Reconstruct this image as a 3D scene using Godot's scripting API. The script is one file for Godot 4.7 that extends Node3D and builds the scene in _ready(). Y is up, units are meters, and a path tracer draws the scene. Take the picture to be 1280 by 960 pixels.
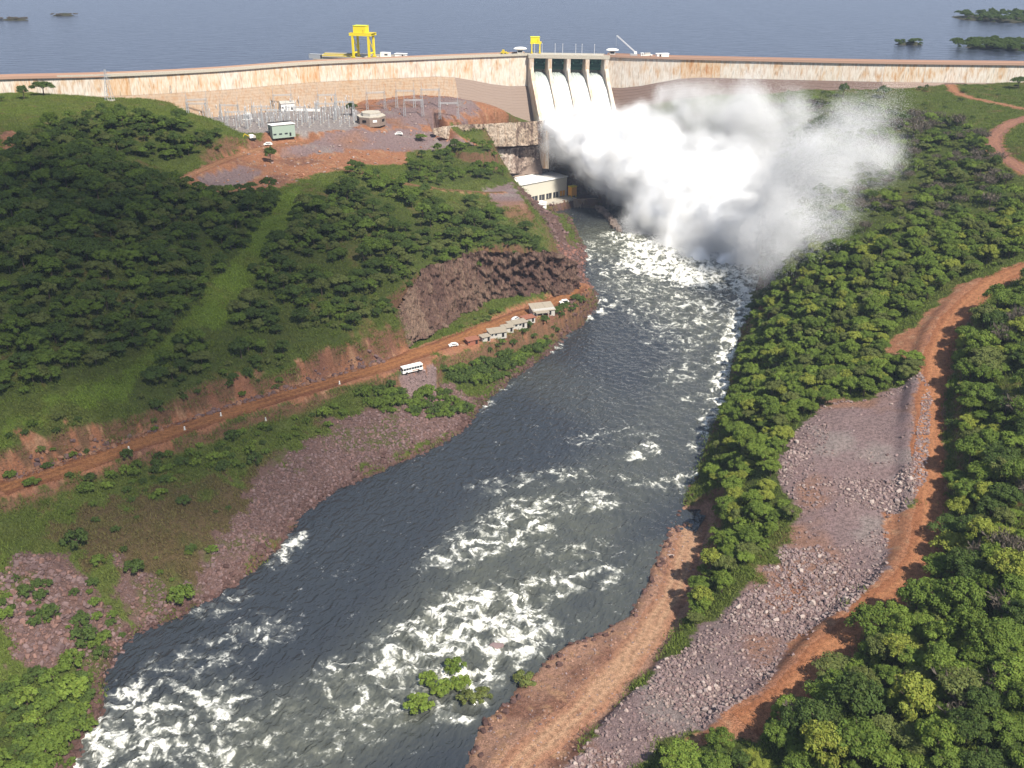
extends Node3D
# A concrete dam with an open spillway above a river gorge: red dirt roads, quarry spoil and savanna trees on both banks.
# y is up, metres; river level is y = 0, the dam crest y = 100, the reservoir y = 97.

const CONTROL = [Vector3(-162.2,26,-271.3),Vector3(-139,24,-296.6),Vector3(-114.9,22,-326),Vector3(-83.3,19,-359.8),Vector3(-54.8,17,-389.5),Vector3(-29.3,15,-421.1),Vector3(0,13,-456.5),Vector3(24.8,12,-485.4),Vector3(-165.3,35,-282.2),Vector3(-147,34,-300.9),Vector3(-116.8,32,-337.3),Vector3(-78.9,30,-376.4),Vector3(-58.6,30,-398.4),Vector3(-172.2,48,-303.1),Vector3(-187.4,62,-342.3),Vector3(-203.6,74,-382.6),Vector3(-232.1,84,-448.6),Vector3(-279.6,90,-553.4),Vector3(-329.1,90,-659.6),Vector3(-155.4,46,-327.8),Vector3(-170.9,66,-376.6),Vector3(-203.2,80,-465.5),Vector3(-243,87,-570),Vector3(-278.3,87,-659.6),Vector3(-135.7,44,-355.3),Vector3(-148.2,58,-400.9),Vector3(-168.1,68,-467.5),Vector3(-196,80,-560.3),Vector3(-223.7,83,-632.6),Vector3(-113.5,38,-387.5),Vector3(-126.8,54,-448.6),Vector3(-141.3,61,-510.5),Vector3(-161.6,76,-580.7),Vector3(-182.6,80,-608.7),Vector3(-82.2,34,-397.6),Vector3(-89,48,-443),Vector3(-99.2,58,-505.9),Vector3(-41.4,38,-450.8),Vector3(-21,38,-474.2),Vector3(-1.2,36,-480.5),Vector3(14.4,33,-489.8),Vector3(-58.1,50,-504.2),Vector3(-62.3,56,-548.2),Vector3(-32.8,44,-495.5),Vector3(-18,46,-551.8),Vector3(-3.6,42,-549.6),Vector3(0,37,-519.3),Vector3(-9.7,46.5,-597),Vector3(-38.4,52,-594.2),Vector3(-65.3,58,-578.5),Vector3(-20.2,49,-629),Vector3(-2,45,-609.4),Vector3(3.8,42,-576.3),Vector3(17,34,-558.4),Vector3(19.4,29,-531),Vector3(30.5,14,-561.3),Vector3(28,15,-528.7),Vector3(-146.2,65,-589.2),Vector3(-106.4,64,-605.3),Vector3(-70.3,61.5,-629.3),Vector3(-45.2,57.5,-643.9),Vector3(-171,65,-543.9),Vector3(-118.5,69,-621.3),Vector3(-209.4,72,-682.2),Vector3(-170.1,71,-631.3),Vector3(-100,71,-631.3),Vector3(-109.6,72,-697.7),Vector3(-155.7,72,-682.2),Vector3(-224.3,81,-665.6),Vector3(-182.4,75,-683),Vector3(-133.3,76,-709.3),Vector3(-77.7,75,-708.8),Vector3(-22.6,72,-720.5),Vector3(-42.8,70,-678.6),Vector3(-21.8,63.5,-691.1),Vector3(0,60.5,-713.6),Vector3(150.5,78,-742.5),Vector3(205.6,81,-733.6),Vector3(259.2,84,-724.4),Vector3(355.6,88,-715.4),Vector3(146.9,75,-722.4),Vector3(200.8,79,-714.3),Vector3(250.9,80,-697.7),Vector3(301.1,84,-688.9),Vector3(342.3,86,-686),Vector3(193.3,72,-682.2),Vector3(233.1,74,-641.9),Vector3(271.6,79,-614.3),Vector3(302,82,-597.7),Vector3(173.4,66,-686.2),Vector3(177.2,64,-617),Vector3(206.4,67,-558.7),Vector3(239,73,-531.5),Vector3(261.5,78,-508.8),Vector3(162.5,54,-556.3),Vector3(190.1,58,-505.9),Vector3(219.1,65,-479),Vector3(237.7,68,-453.1),Vector3(145.2,42,-517.3),Vector3(159.6,48,-468.4),Vector3(187.4,56,-442),Vector3(210.5,61,-413.7),Vector3(209.9,60,-389.6),Vector3(147.6,10,-539.5),Vector3(140.1,34,-461.4),Vector3(160.3,44,-410.2),Vector3(180.5,52,-378.2),Vector3(191.2,54,-346.7),Vector3(113.7,4,-442.5),Vector3(119.2,24,-404),Vector3(135.1,34,-379.6),Vector3(155.7,40,-349),Vector3(163.3,44,-332.3),Vector3(172.2,48,-303.1),Vector3(92.7,3,-375.4),Vector3(96.6,20,-348.2),Vector3(107.5,27,-333.9),Vector3(135.4,32,-330.4),Vector3(145.2,34,-306.9),Vector3(157.8,42,-269.4),Vector3(72.4,2,-317.8),Vector3(81.6,16,-305.1),Vector3(91.1,22,-289.2),Vector3(114.1,27,-296.7),Vector3(129.8,28,-273.8),Vector3(137.2,38,-223.4),Vector3(58.1,2,-271.7),Vector3(63.7,12,-253),Vector3(77.6,16,-251.5),Vector3(101,22,-259.9),Vector3(126.6,25,-250.9),Vector3(120.6,36,-186.6),Vector3(50.1,4,-236.2),Vector3(58.2,11,-223.8),Vector3(72.7,14,-220),Vector3(96.4,19,-235.2),Vector3(105.7,22,-223.7),Vector3(109.6,30,-193.9),Vector3(24.8,6,-197.8),Vector3(36.8,8,-195.7),Vector3(53.4,11,-198.2),Vector3(67.3,14,-197.8),Vector3(71.1,16,-189.8),Vector3(88.5,24,-186.6),Vector3(103.4,36,-149.8),Vector3(86.7,28,-157.6),Vector3(15.5,5,-179.9),Vector3(27.2,8,-182.1),Vector3(43.4,12,-175.6),Vector3(56.5,18,-169.7),Vector3(0,3,-181.9),Vector3(21.2,3.5,-203.5),Vector3(36.6,3,-226.6),Vector3(49.3,2,-250.3),Vector3(-132.1,10,-199.3),Vector3(-120.4,9,-173.6),Vector3(-132.1,14,-220),Vector3(-149.7,20,-241.6),Vector3(-140.7,18,-252.8),Vector3(-126.3,12,-215.7),Vector3(-119.3,13,-251.6),Vector3(-101.8,12,-275.3),Vector3(-97.1,11,-297.1),Vector3(-54.6,9,-356.1),Vector3(-115.3,3,-195.3),Vector3(-107.1,0.5,-176),Vector3(-108.8,0.5,-198.4),Vector3(-111.4,0.5,-233.1),Vector3(-91.1,0.5,-251),Vector3(-75.3,0.5,-293.9),Vector3(-56.9,0.5,-322.3),Vector3(-19.7,0.5,-362.9),Vector3(0,0.5,-412.5),Vector3(30.6,0.5,-470.9),Vector3(47.5,0.5,-515.6),Vector3(41.2,0.5,-569.4),Vector3(44.8,0.5,-626.7),Vector3(29.7,0.5,-696.9),Vector3(-11.6,0.5,-176),Vector3(-7.9,0.5,-197),Vector3(13.7,0.5,-224.4),Vector3(38.4,0.5,-245.1),Vector3(49.1,0.5,-273.7),Vector3(70.3,0.5,-327.1),Vector3(93.3,0.5,-389.2),Vector3(130.7,0.5,-505.6),Vector3(0,58,-745),Vector3(-10,61,-740),Vector3(12,53,-735),Vector3(-25,67,-738),Vector3(6,57,-728),Vector3(-150,16,-120),Vector3(-60,2,-110),Vector3(60,3,-110),Vector3(120,18,-100),Vector3(220,40,-120),Vector3(-300,40,-180),Vector3(330,62,-250),Vector3(-420,95,-420),Vector3(-430,96,-640),Vector3(450,84,-420),Vector3(440,92,-640),Vector3(60,35,-690),Vector3(110,38,-660),Vector3(160,26,-620),Vector3(150,60,-690),Vector3(60,50,-730),Vector3(-60,70,-800),Vector3(100,70,-800),Vector3(300,86,-800),Vector3(-300,86,-800),Vector3(-450,92,-800),Vector3(470,92,-800),Vector3(-260,30,-100)]
const LEFT_BANK = [Vector2(-107.1,-176),Vector2(-108.6,-182.2),Vector2(-108.8,-198.4),Vector2(-112.8,-213.5),Vector2(-111.4,-233.1),Vector2(-100,-242),Vector2(-91.1,-251),Vector2(-78.1,-274.6),Vector2(-75.3,-293.9),Vector2(-69.2,-307.1),Vector2(-56.9,-322.3),Vector2(-31.7,-345.9),Vector2(-19.7,-362.9),Vector2(-12.1,-385.3),Vector2(0,-412.5),Vector2(19.3,-442.1),Vector2(30.6,-470.9),Vector2(44,-498.3),Vector2(47.5,-515.6),Vector2(43.9,-539.3),Vector2(41.2,-569.4),Vector2(46.4,-596.1),Vector2(44.8,-626.7),Vector2(39.7,-658.2),Vector2(29.7,-696.9)]
const RIGHT_BANK = [Vector2(-11.6,-176),Vector2(-9.6,-184.8),Vector2(-7.9,-197),Vector2(3.3,-213.5),Vector2(13.7,-224.4),Vector2(28.3,-234.6),Vector2(38.4,-245.1),Vector2(42.3,-257.1),Vector2(49.1,-273.7),Vector2(58.8,-299.1),Vector2(70.3,-327.1),Vector2(79.1,-349.2),Vector2(93.3,-389.2),Vector2(111.1,-452),Vector2(130.7,-505.6),Vector2(149,-554.7)]
const CREST = [Vector2(-380.5,-628),Vector2(-321.7,-648.3),Vector2(-260.3,-658.9),Vector2(-200.1,-681.2),Vector2(-141,-717.5),Vector2(-79.6,-739.2),Vector2(-23.3,-757.5),Vector2(10.6,-767)]
const CREST_R = [Vector2(68.3,-759.8),Vector2(103.6,-748.2),Vector2(175.3,-734.7),Vector2(255.8,-721.7),Vector2(351.9,-713.3),Vector2(424.2,-705)]
const R_LEFT = [Vector3(-162,26.2,-271),Vector3(-138.8,24.2,-296.1),Vector3(-114.8,22.2,-325.6),Vector3(-83.2,19.2,-359.4),Vector3(-54.6,16.9,-388),Vector3(-29.2,14.6,-419.3),Vector3(0,12.6,-455.5),Vector3(24.8,11.9,-483.4),Vector3(36.5,9.3,-511.6)]
const R_RIGHT = [Vector3(55.7,14.8,-181.7),Vector3(68.2,15.4,-189.9),Vector3(83.1,17.8,-204.9),Vector3(97.1,20.4,-217.1),Vector3(111.9,23.6,-229.6),Vector3(125.1,24.7,-251.3),Vector3(137.3,31.5,-288.5),Vector3(149.8,36.8,-320.3),Vector3(164.4,44,-351.3),Vector3(177,50.1,-367.1),Vector3(194,56,-381.4),Vector3(209.9,60,-389.6),Vector3(230.3,64.6,-393.3)]
const R_UPPER = [Vector3(256.7,75.3,-488.8),Vector3(255.8,76.5,-506.3),Vector3(257.9,77.5,-530.1),Vector3(268.4,79.3,-559.6),Vector3(290,81.2,-589.5),Vector3(310,82.6,-604.8)]
const R_FAR = [Vector3(306.1,85.9,-718.5),Vector3(300.5,84.7,-701.3),Vector3(299.6,83.1,-678.3),Vector3(309.7,82.6,-652.8),Vector3(318.6,83.1,-623.3)]
const R_PAD = [Vector3(-173.4,65.5,-519.8),Vector3(-164.2,66.3,-551.8),Vector3(-148.6,66.7,-590.3),Vector3(-126.7,66.1,-611.5)]
const R_HILL = [Vector3(-103.5,59.7,-570.8),Vector3(-76.6,58.3,-557.3),Vector3(-49.2,53.5,-551),Vector3(-18.3,47.7,-563.1),Vector3(-5.6,45.7,-571)]
const R_RIVER = [Vector3(-1.9,3,-173.2),Vector3(2,3.2,-180.4),Vector3(20,3.2,-201.4),Vector3(36.5,2.6,-225.4),Vector3(48.6,1.6,-248.9),Vector3(57.6,0.4,-274),Vector3(63.8,-0.6,-294.8)]
const Z_QUARRY = [Vector2(9.4,-172.1),Vector2(24.4,-193.2),Vector2(34.2,-207),Vector2(49.1,-221),Vector2(67.4,-236.2),Vector2(89.5,-261.6),Vector2(87.5,-287.1),Vector2(99.2,-311.4),Vector2(111.8,-328.4),Vector2(131.9,-328.4),Vector2(150,-332.5),Vector2(149.8,-320.3),Vector2(131.4,-272.9),Vector2(118.5,-257.6),Vector2(105.9,-231.9),Vector2(91.6,-219.4),Vector2(78.4,-209.4),Vector2(64.3,-193.6),Vector2(50.4,-183.6),Vector2(36.6,-180.1),Vector2(25.9,-168.8)]
const Z_FLAT = [Vector2(117,-326.4),Vector2(149.4,-326.7),Vector2(130.2,-282.4),Vector2(122.1,-276.5),Vector2(99.9,-283.2),Vector2(109.2,-303.2)]
const Z_FLAT2 = [Vector2(81,-266.3),Vector2(114.5,-264),Vector2(117.4,-257.8),Vector2(100.4,-249),Vector2(71.1,-254.2)]
const Z_RED1 = [Vector2(116.2,-261.8),Vector2(131.2,-256.3),Vector2(116.1,-225.3),Vector2(97,-210.8),Vector2(90.6,-215.9),Vector2(107.5,-235.4)]
const Z_RED2 = [Vector2(74,-212.6),Vector2(89.4,-219.1),Vector2(97.2,-214.1),Vector2(80.1,-197.8),Vector2(70.3,-184),Vector2(59.1,-180.5),Vector2(45.3,-176.2),Vector2(34,-175.3),Vector2(46.3,-181.8),Vector2(64.7,-195.2)]
const Z_RED3 = [Vector2(79.5,-244.7),Vector2(86.2,-239.4),Vector2(85.7,-228.7),Vector2(77.9,-223.7),Vector2(74.7,-233.4)]
const Z_SPUR = [Vector2(144.3,-361.1),Vector2(162.3,-369.1),Vector2(182.1,-386.3),Vector2(210.8,-391.8),Vector2(207.3,-383.6),Vector2(188.1,-374.2),Vector2(169.9,-353.3),Vector2(158.9,-328.9),Vector2(153.2,-342.1)]
const Z_RIVERROAD = [Vector2(-14.5,-176),Vector2(-13.2,-190.1),Vector2(0,-212),Vector2(10.3,-224),Vector2(27.3,-236.8),Vector2(37.2,-247.2),Vector2(41.6,-261.6),Vector2(49.2,-280.3),Vector2(60.3,-305.3),Vector2(67.7,-293.6),Vector2(58.4,-262.1),Vector2(50,-235.7),Vector2(41,-219.7),Vector2(29.6,-207.5),Vector2(21.8,-190.8),Vector2(13.1,-177.7),Vector2(9.8,-172)]
const Z_YARD = [Vector2(-234.8,-688.8),Vector2(-169.6,-697.4),Vector2(-112.3,-717.1),Vector2(-94.2,-655.7),Vector2(-99.2,-625),Vector2(-151,-612.6),Vector2(-164.2,-608.8)]
const Z_LEFTRED = [Vector2(-122.3,-727.9),Vector2(-18.7,-799.1),Vector2(-3.4,-711.2),Vector2(-21.8,-688.9),Vector2(-49.7,-660.2),Vector2(-93.1,-614.9),Vector2(-99.2,-625),Vector2(-94.2,-655.7),Vector2(-112.3,-717.1)]
const Z_LEFTRED_LOW = [Vector2(-151,-612.6),Vector2(-94.6,-627.1),Vector2(-42.3,-668.5),Vector2(-22.7,-661.3),Vector2(-64.3,-618.5),Vector2(-63,-589.1),Vector2(-92.1,-571.4),Vector2(-107.9,-556.5),Vector2(-129.8,-514.3),Vector2(-155.3,-502),Vector2(-174.9,-522.3),Vector2(-154.1,-565.5),Vector2(-156.9,-579.1)]
const Z_PADGREY = [Vector2(-139.6,-602.5),Vector2(-108.5,-620.4),Vector2(-62.3,-655.4),Vector2(-32.7,-663),Vector2(-25.2,-657.6),Vector2(-68.9,-614.6),Vector2(-136.2,-585.6)]
const Z_PADGREY2 = [Vector2(-17.6,-571.6),Vector2(0,-600.9),Vector2(7.2,-547.8),Vector2(-5.3,-539)]
const Z_PADGREY3 = [Vector2(-169.5,-530.3),Vector2(-151.8,-554.4),Vector2(-138.3,-552.9),Vector2(-145,-525.3),Vector2(-156.7,-510)]
const Z_RUB1 = [Vector2(-28,-395.9),Vector2(-13.1,-384.3),Vector2(-22.8,-358.5),Vector2(-56.8,-321.7),Vector2(-69.1,-306.5),Vector2(-77.8,-273.6),Vector2(-86,-258.9),Vector2(-90.3,-250.8),Vector2(-100,-242.1),Vector2(-110.2,-233.3),Vector2(-108.7,-240.2),Vector2(-103.6,-247.5),Vector2(-95.7,-261.6),Vector2(-93.6,-280.4),Vector2(-89.9,-307.1),Vector2(-81.4,-332.7),Vector2(-66.5,-351.1),Vector2(-52,-361.4),Vector2(-37.1,-377.5)]
const Z_RUB2 = [Vector2(-149.7,-241.7),Vector2(-143.4,-247.9),Vector2(-132,-247.9),Vector2(-117.7,-237.2),Vector2(-111.2,-232.8),Vector2(-111.2,-211.4),Vector2(-117.3,-212),Vector2(-127.6,-207.9),Vector2(-134.1,-204.5)]
const Z_RUB3 = [Vector2(-122.4,-253.9),Vector2(-110.6,-252.9),Vector2(-99.4,-244.3),Vector2(-108.2,-234.1),Vector2(-117,-242.6)]
const Z_RUB4 = [Vector2(-46,-383.9),Vector2(-32,-392.6),Vector2(-32.5,-384.1),Vector2(-46.7,-373.6)]
const Z_CUT = [Vector2(-164.5,-279.1),Vector2(-135.2,-311.4),Vector2(-116,-332.5),Vector2(-89.8,-362.5),Vector2(-58.4,-395),Vector2(-52,-397.7),Vector2(-54.9,-391.6),Vector2(-83.6,-363.1),Vector2(-115.5,-329.5),Vector2(-139.7,-299.8),Vector2(-162.9,-273.8)]
const Z_PADGREY4 = [Vector2(-95.3,-716.2),Vector2(-45.1,-721.4),Vector2(-19.7,-717.6),Vector2(-27.2,-688.1),Vector2(-52.9,-669.7),Vector2(-81.6,-643)]
const Z_SLOPEROCK = [Vector2(2,-612.5),Vector2(11.1,-681.8),Vector2(29.9,-661.2),Vector2(36,-601.1),Vector2(23.5,-543.8),Vector2(14.9,-568.4),Vector2(3.8,-580.1)]
const V_CUT = [Vector2(-166.5,-285.8),Vector2(-137.1,-318.8),Vector2(-116.9,-337.8),Vector2(-90.5,-367.5),Vector2(-58.6,-397.7),Vector2(-52,-397.7),Vector2(-55,-392.9),Vector2(-83.9,-365.2),Vector2(-115.8,-331.2),Vector2(-140.2,-301.8),Vector2(-163.4,-275.5)]
const Z_REDFAR = [Vector2(-269.5,-531.2),Vector2(-260,-528.4),Vector2(-247.7,-503.9),Vector2(-247.9,-483.7)]
const Z_SLOPERED = [Vector2(23,-554.5),Vector2(49.6,-628.5),Vector2(46.4,-518.4),Vector2(24.8,-484.4),Vector2(28.1,-504.4),Vector2(26.8,-532.9)]
const Z_BUSPAD = [Vector2(-57.5,-383.3),Vector2(-42.1,-401.3),Vector2(-33.6,-402.4),Vector2(-34.6,-390.7),Vector2(-50.6,-380)]
const Z_SHEDPAD = [Vector2(-34.2,-412.3),Vector2(-15.1,-437.2),Vector2(33.8,-495.5),Vector2(41,-505.6),Vector2(33.9,-478.6),Vector2(24.1,-464.3),Vector2(0,-435.9),Vector2(-14.7,-418.3),Vector2(-33.5,-401)]
const Z_BROWN = [Vector2(-121.4,-273.5),Vector2(-89.6,-312.1),Vector2(-69.6,-351),Vector2(-65.6,-343.9),Vector2(-84.4,-286.9),Vector2(-91.7,-263.3),Vector2(-109.1,-256.3)]
const V_BELT = [Vector2(48.2,-228.8),Vector2(60.2,-259.2),Vector2(72.6,-314.9),Vector2(86.8,-363.6),Vector2(112.7,-446.2),Vector2(133.6,-483.1),Vector2(145.4,-481.6),Vector2(171.7,-448.3),Vector2(235.7,-448.4),Vector2(214.1,-399.3),Vector2(182.3,-391),Vector2(147.5,-364.8),Vector2(152.7,-340.4),Vector2(146.5,-330.3),Vector2(120.5,-328.5),Vector2(100.6,-317.1),Vector2(86.9,-287.6),Vector2(87.8,-264.5),Vector2(66.7,-243.9),Vector2(52.5,-228.2)]
const V_FRONT = [Vector2(34.7,-166.6),Vector2(49.2,-177.6),Vector2(66.5,-183.6),Vector2(84.1,-201.4),Vector2(94.1,-208.1),Vector2(102.3,-214.3),Vector2(121,-231.5),Vector2(132.9,-254.9),Vector2(148.8,-303.5),Vector2(168.7,-342.8),Vector2(207.4,-377),Vector2(102.8,-144.3)]
const V_UPPER = [Vector2(132.5,-699.3),Vector2(172.4,-709.6),Vector2(224.5,-681.1),Vector2(252.4,-654.2),Vector2(273.3,-584.8),Vector2(250.3,-519.5),Vector2(247.3,-475.4),Vector2(236.9,-451.2),Vector2(172.9,-452.1),Vector2(146.1,-484.4),Vector2(148,-556.4)]
const V_SPARSE = [Vector2(132.1,-735.3),Vector2(349.8,-702.6),Vector2(259.2,-503.5),Vector2(285.1,-606.9),Vector2(225.5,-684.4)]
const V_HILL1 = [Vector2(-239.9,-466),Vector2(-249.6,-523),Vector2(-247.4,-564.1),Vector2(-228.5,-592.3),Vector2(-195.6,-582.4),Vector2(-162.1,-572.7),Vector2(-164.8,-564.9),Vector2(-189.9,-537.4),Vector2(-216.4,-520.1),Vector2(-166.6,-500.1),Vector2(-143,-500.9),Vector2(-127.1,-541.3),Vector2(-118.4,-489.4),Vector2(-123.4,-441.4),Vector2(-134.4,-350.6),Vector2(-153,-320.4),Vector2(-168.9,-293.3)]
const V_HILL2 = [Vector2(-104,-498.5),Vector2(-90.9,-563),Vector2(-52.4,-535.4),Vector2(-17.9,-546.1),Vector2(8.7,-526.4),Vector2(14.4,-493.4),Vector2(-38.3,-455.6),Vector2(-50.2,-417.9),Vector2(-68,-391.5),Vector2(-85,-373.9),Vector2(-116.9,-337.8),Vector2(-132,-318.9),Vector2(-139.7,-318.7),Vector2(-118.8,-383.1),Vector2(-113.5,-437.5)]
const V_HILL3 = [Vector2(-62.8,-601.7),Vector2(-35.9,-640),Vector2(-10.6,-661.7),Vector2(-1,-607.2),Vector2(-36.6,-562.8),Vector2(-62.5,-550.9)]
const V_CLIFFFOOT = [Vector2(-47.2,-401.3),Vector2(-29.7,-431),Vector2(-11.7,-456.3),Vector2(16.2,-475.9),Vector2(20.4,-477.3),Vector2(-7.8,-452.1),Vector2(-29.5,-424.9)]
const V_CLIFFTOP = [Vector2(-38.5,-458.5),Vector2(-20,-479.1),Vector2(0,-484.6),Vector2(16.8,-501.6),Vector2(8.6,-521),Vector2(-16.5,-498.1)]
const V_BANK1 = [Vector2(-64.9,-364.4),Vector2(-47.5,-382),Vector2(-27.5,-386.4),Vector2(-13.6,-379.6),Vector2(-26.4,-365.8),Vector2(-54.8,-358.5)]
const V_BANK2 = [Vector2(-33.3,-397.7),Vector2(-12.8,-418.2),Vector2(26.3,-468.2),Vector2(40.4,-496.7),Vector2(42.5,-494.2),Vector2(19.7,-452.6),Vector2(-7.2,-402.8),Vector2(-24.5,-393.5)]
const V_BANK3 = [Vector2(-151.5,-275.2),Vector2(-127.3,-300.5),Vector2(-101.1,-327.4),Vector2(-67.5,-359.5),Vector2(-66.1,-347.9),Vector2(-90.4,-316.2),Vector2(-117.1,-284)]
const V_BANK4 = [Vector2(-146.2,-266.9),Vector2(-88.7,-307.8),Vector2(-84.2,-274.1),Vector2(-101.5,-243.7),Vector2(-125.7,-249.8)]
const V_CORNER = [Vector2(-132.9,-201.3),Vector2(-124.1,-209.3),Vector2(-113.1,-210.2),Vector2(-108.9,-197.9),Vector2(-108.9,-181.2),Vector2(-107.4,-175),Vector2(-118.2,-168.5)]
const G_LEFTCLEAR = [Vector2(-166.8,-287),Vector2(-157.3,-302.7),Vector2(-133.8,-348.4),Vector2(-125,-440.5),Vector2(-120.2,-508.4),Vector2(-114.5,-525.7),Vector2(-103.1,-493.1),Vector2(-112.2,-430.6),Vector2(-120,-375.1),Vector2(-132.9,-333.9),Vector2(-148.9,-307.1),Vector2(-165.4,-282.4)]
const CLIFF_TOP = [Vector3(-54,24,-423.1),Vector3(-50.2,30,-436.3),Vector3(-41.4,38,-450.8),Vector3(-31.2,38,-464.1),Vector3(-21,38,-474.2),Vector3(-10,37,-480),Vector3(-1.2,36,-483.1),Vector3(8.1,35,-486.3),Vector3(15.6,34,-492.1),Vector3(23.6,31,-493.4),Vector3(32.4,22,-507.5)]
const CLIFF_FOOT = [Vector3(-50.7,17,-409.7),Vector3(-46.8,17,-413.4),Vector3(-41.1,17,-422.9),Vector3(-32.4,16,-441.4),Vector3(-22.8,16,-458.6),Vector3(-13.8,15,-474.9),Vector3(-3.3,15,-479.6),Vector3(8.2,14,-482.8),Vector3(18.3,14,-488.6),Vector3(26.6,12.5,-489.9),Vector3(35,11,-504)]
const TIER1_TOP = [Vector3(-51.5,67,-649.9),Vector3(-44.1,66,-663.4),Vector3(-34.7,65,-674.3),Vector3(-21.9,62.5,-690.7),Vector3(0,60,-710.2),Vector3(21.7,59,-721.8)]
const TIER1_FOOT = [Vector3(-51,64.7,-648.4),Vector3(-43.7,59,-661.9),Vector3(-34.3,53.7,-672.8),Vector3(-21.5,48.2,-689.2),Vector3(0.6,44.7,-708.7),Vector3(22.4,43.5,-720.3)]
const TIER2_TOP = [Vector3(-20,45,-693.9),Vector3(-10.2,42,-705.6),Vector3(8.7,40,-723.3),Vector3(30.8,38.5,-741.9)]
const TIER2_FOOT = [Vector3(-19.4,39.8,-692.4),Vector3(-9.7,27.1,-704.1),Vector3(9.3,21.8,-721.8),Vector3(31.6,19.9,-740.4)]
const LOWPAD = [Vector2(-51.3,-680.4),Vector2(-44.7,-668.2),Vector2(-33.8,-652.6),Vector2(-20.5,-642.6),Vector2(-9.2,-638.9),Vector2(-17.9,-619.9),Vector2(-31,-624.6),Vector2(-45.5,-648.8),Vector2(-55.8,-674.9)]
const SPRAY = [Vector4(28.6,55,-722,8),Vector4(41.2,58,-724,8),Vector4(56.1,61.1,-726,8),Vector4(43,49.1,-712,13),Vector4(62,55.8,-712,14),Vector4(60.7,41.1,-702,18),Vector4(83.8,57.1,-705,15),Vector4(85.8,43.2,-692,22),Vector4(79.8,28.2,-680,17),Vector4(61.8,33.5,-698,12),Vector4(99.1,53.1,-692,17),Vector4(101.7,29.4,-668,25),Vector4(97,13.9,-650,18),Vector4(110.4,15,-640,22),Vector4(128.4,40.9,-665,20),Vector4(122.9,23,-640,26),Vector4(143.8,44.3,-650,19),Vector4(146.2,26.1,-628,23),Vector4(134.1,12.3,-612,20),Vector4(116.1,4.1,-622,14),Vector4(146.6,13.2,-600,15),Vector4(110,39.2,-685,22),Vector4(85.2,-5.1,-640,7),Vector4(99.8,-5.1,-612,8),Vector4(115.3,-3.9,-592,10),Vector4(131.1,-2.7,-582,11),Vector4(145.2,-1,-580,10),Vector4(155.8,22.6,-612,14),Vector4(156.1,38.1,-632,14)]
const WISPS = [Vector4(113.6,77,-690,14),Vector4(124.4,66.2,-685,16),Vector4(140.6,68.6,-672,15),Vector4(152.2,77,-668,12),Vector4(159.5,65.6,-660,14),Vector4(163.6,52.2,-637.7,18),Vector4(156,45.4,-572.1,18),Vector4(147.2,33,-548.6,16),Vector4(162.7,63.5,-544.9,20),Vector4(178.6,70.6,-542.4,18),Vector4(191.2,68.9,-540.1,13),Vector4(130.4,2.6,-588,13),Vector4(145.6,5.1,-580,12),Vector4(114.7,0,-596,11),Vector4(142.9,42.7,-499.9,13),Vector4(34.4,38.1,-716,9),Vector4(80,2.7,-645,9),Vector4(100.1,-1.8,-615,11),Vector4(155.1,48.4,-542.6,16),Vector4(166.7,57.3,-525.1,15),Vector4(137.6,30.3,-498.1,13),Vector4(149,46.8,-486,14),Vector4(195.8,79.1,-588.5,12),Vector4(177.8,66.9,-640,15)]
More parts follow.
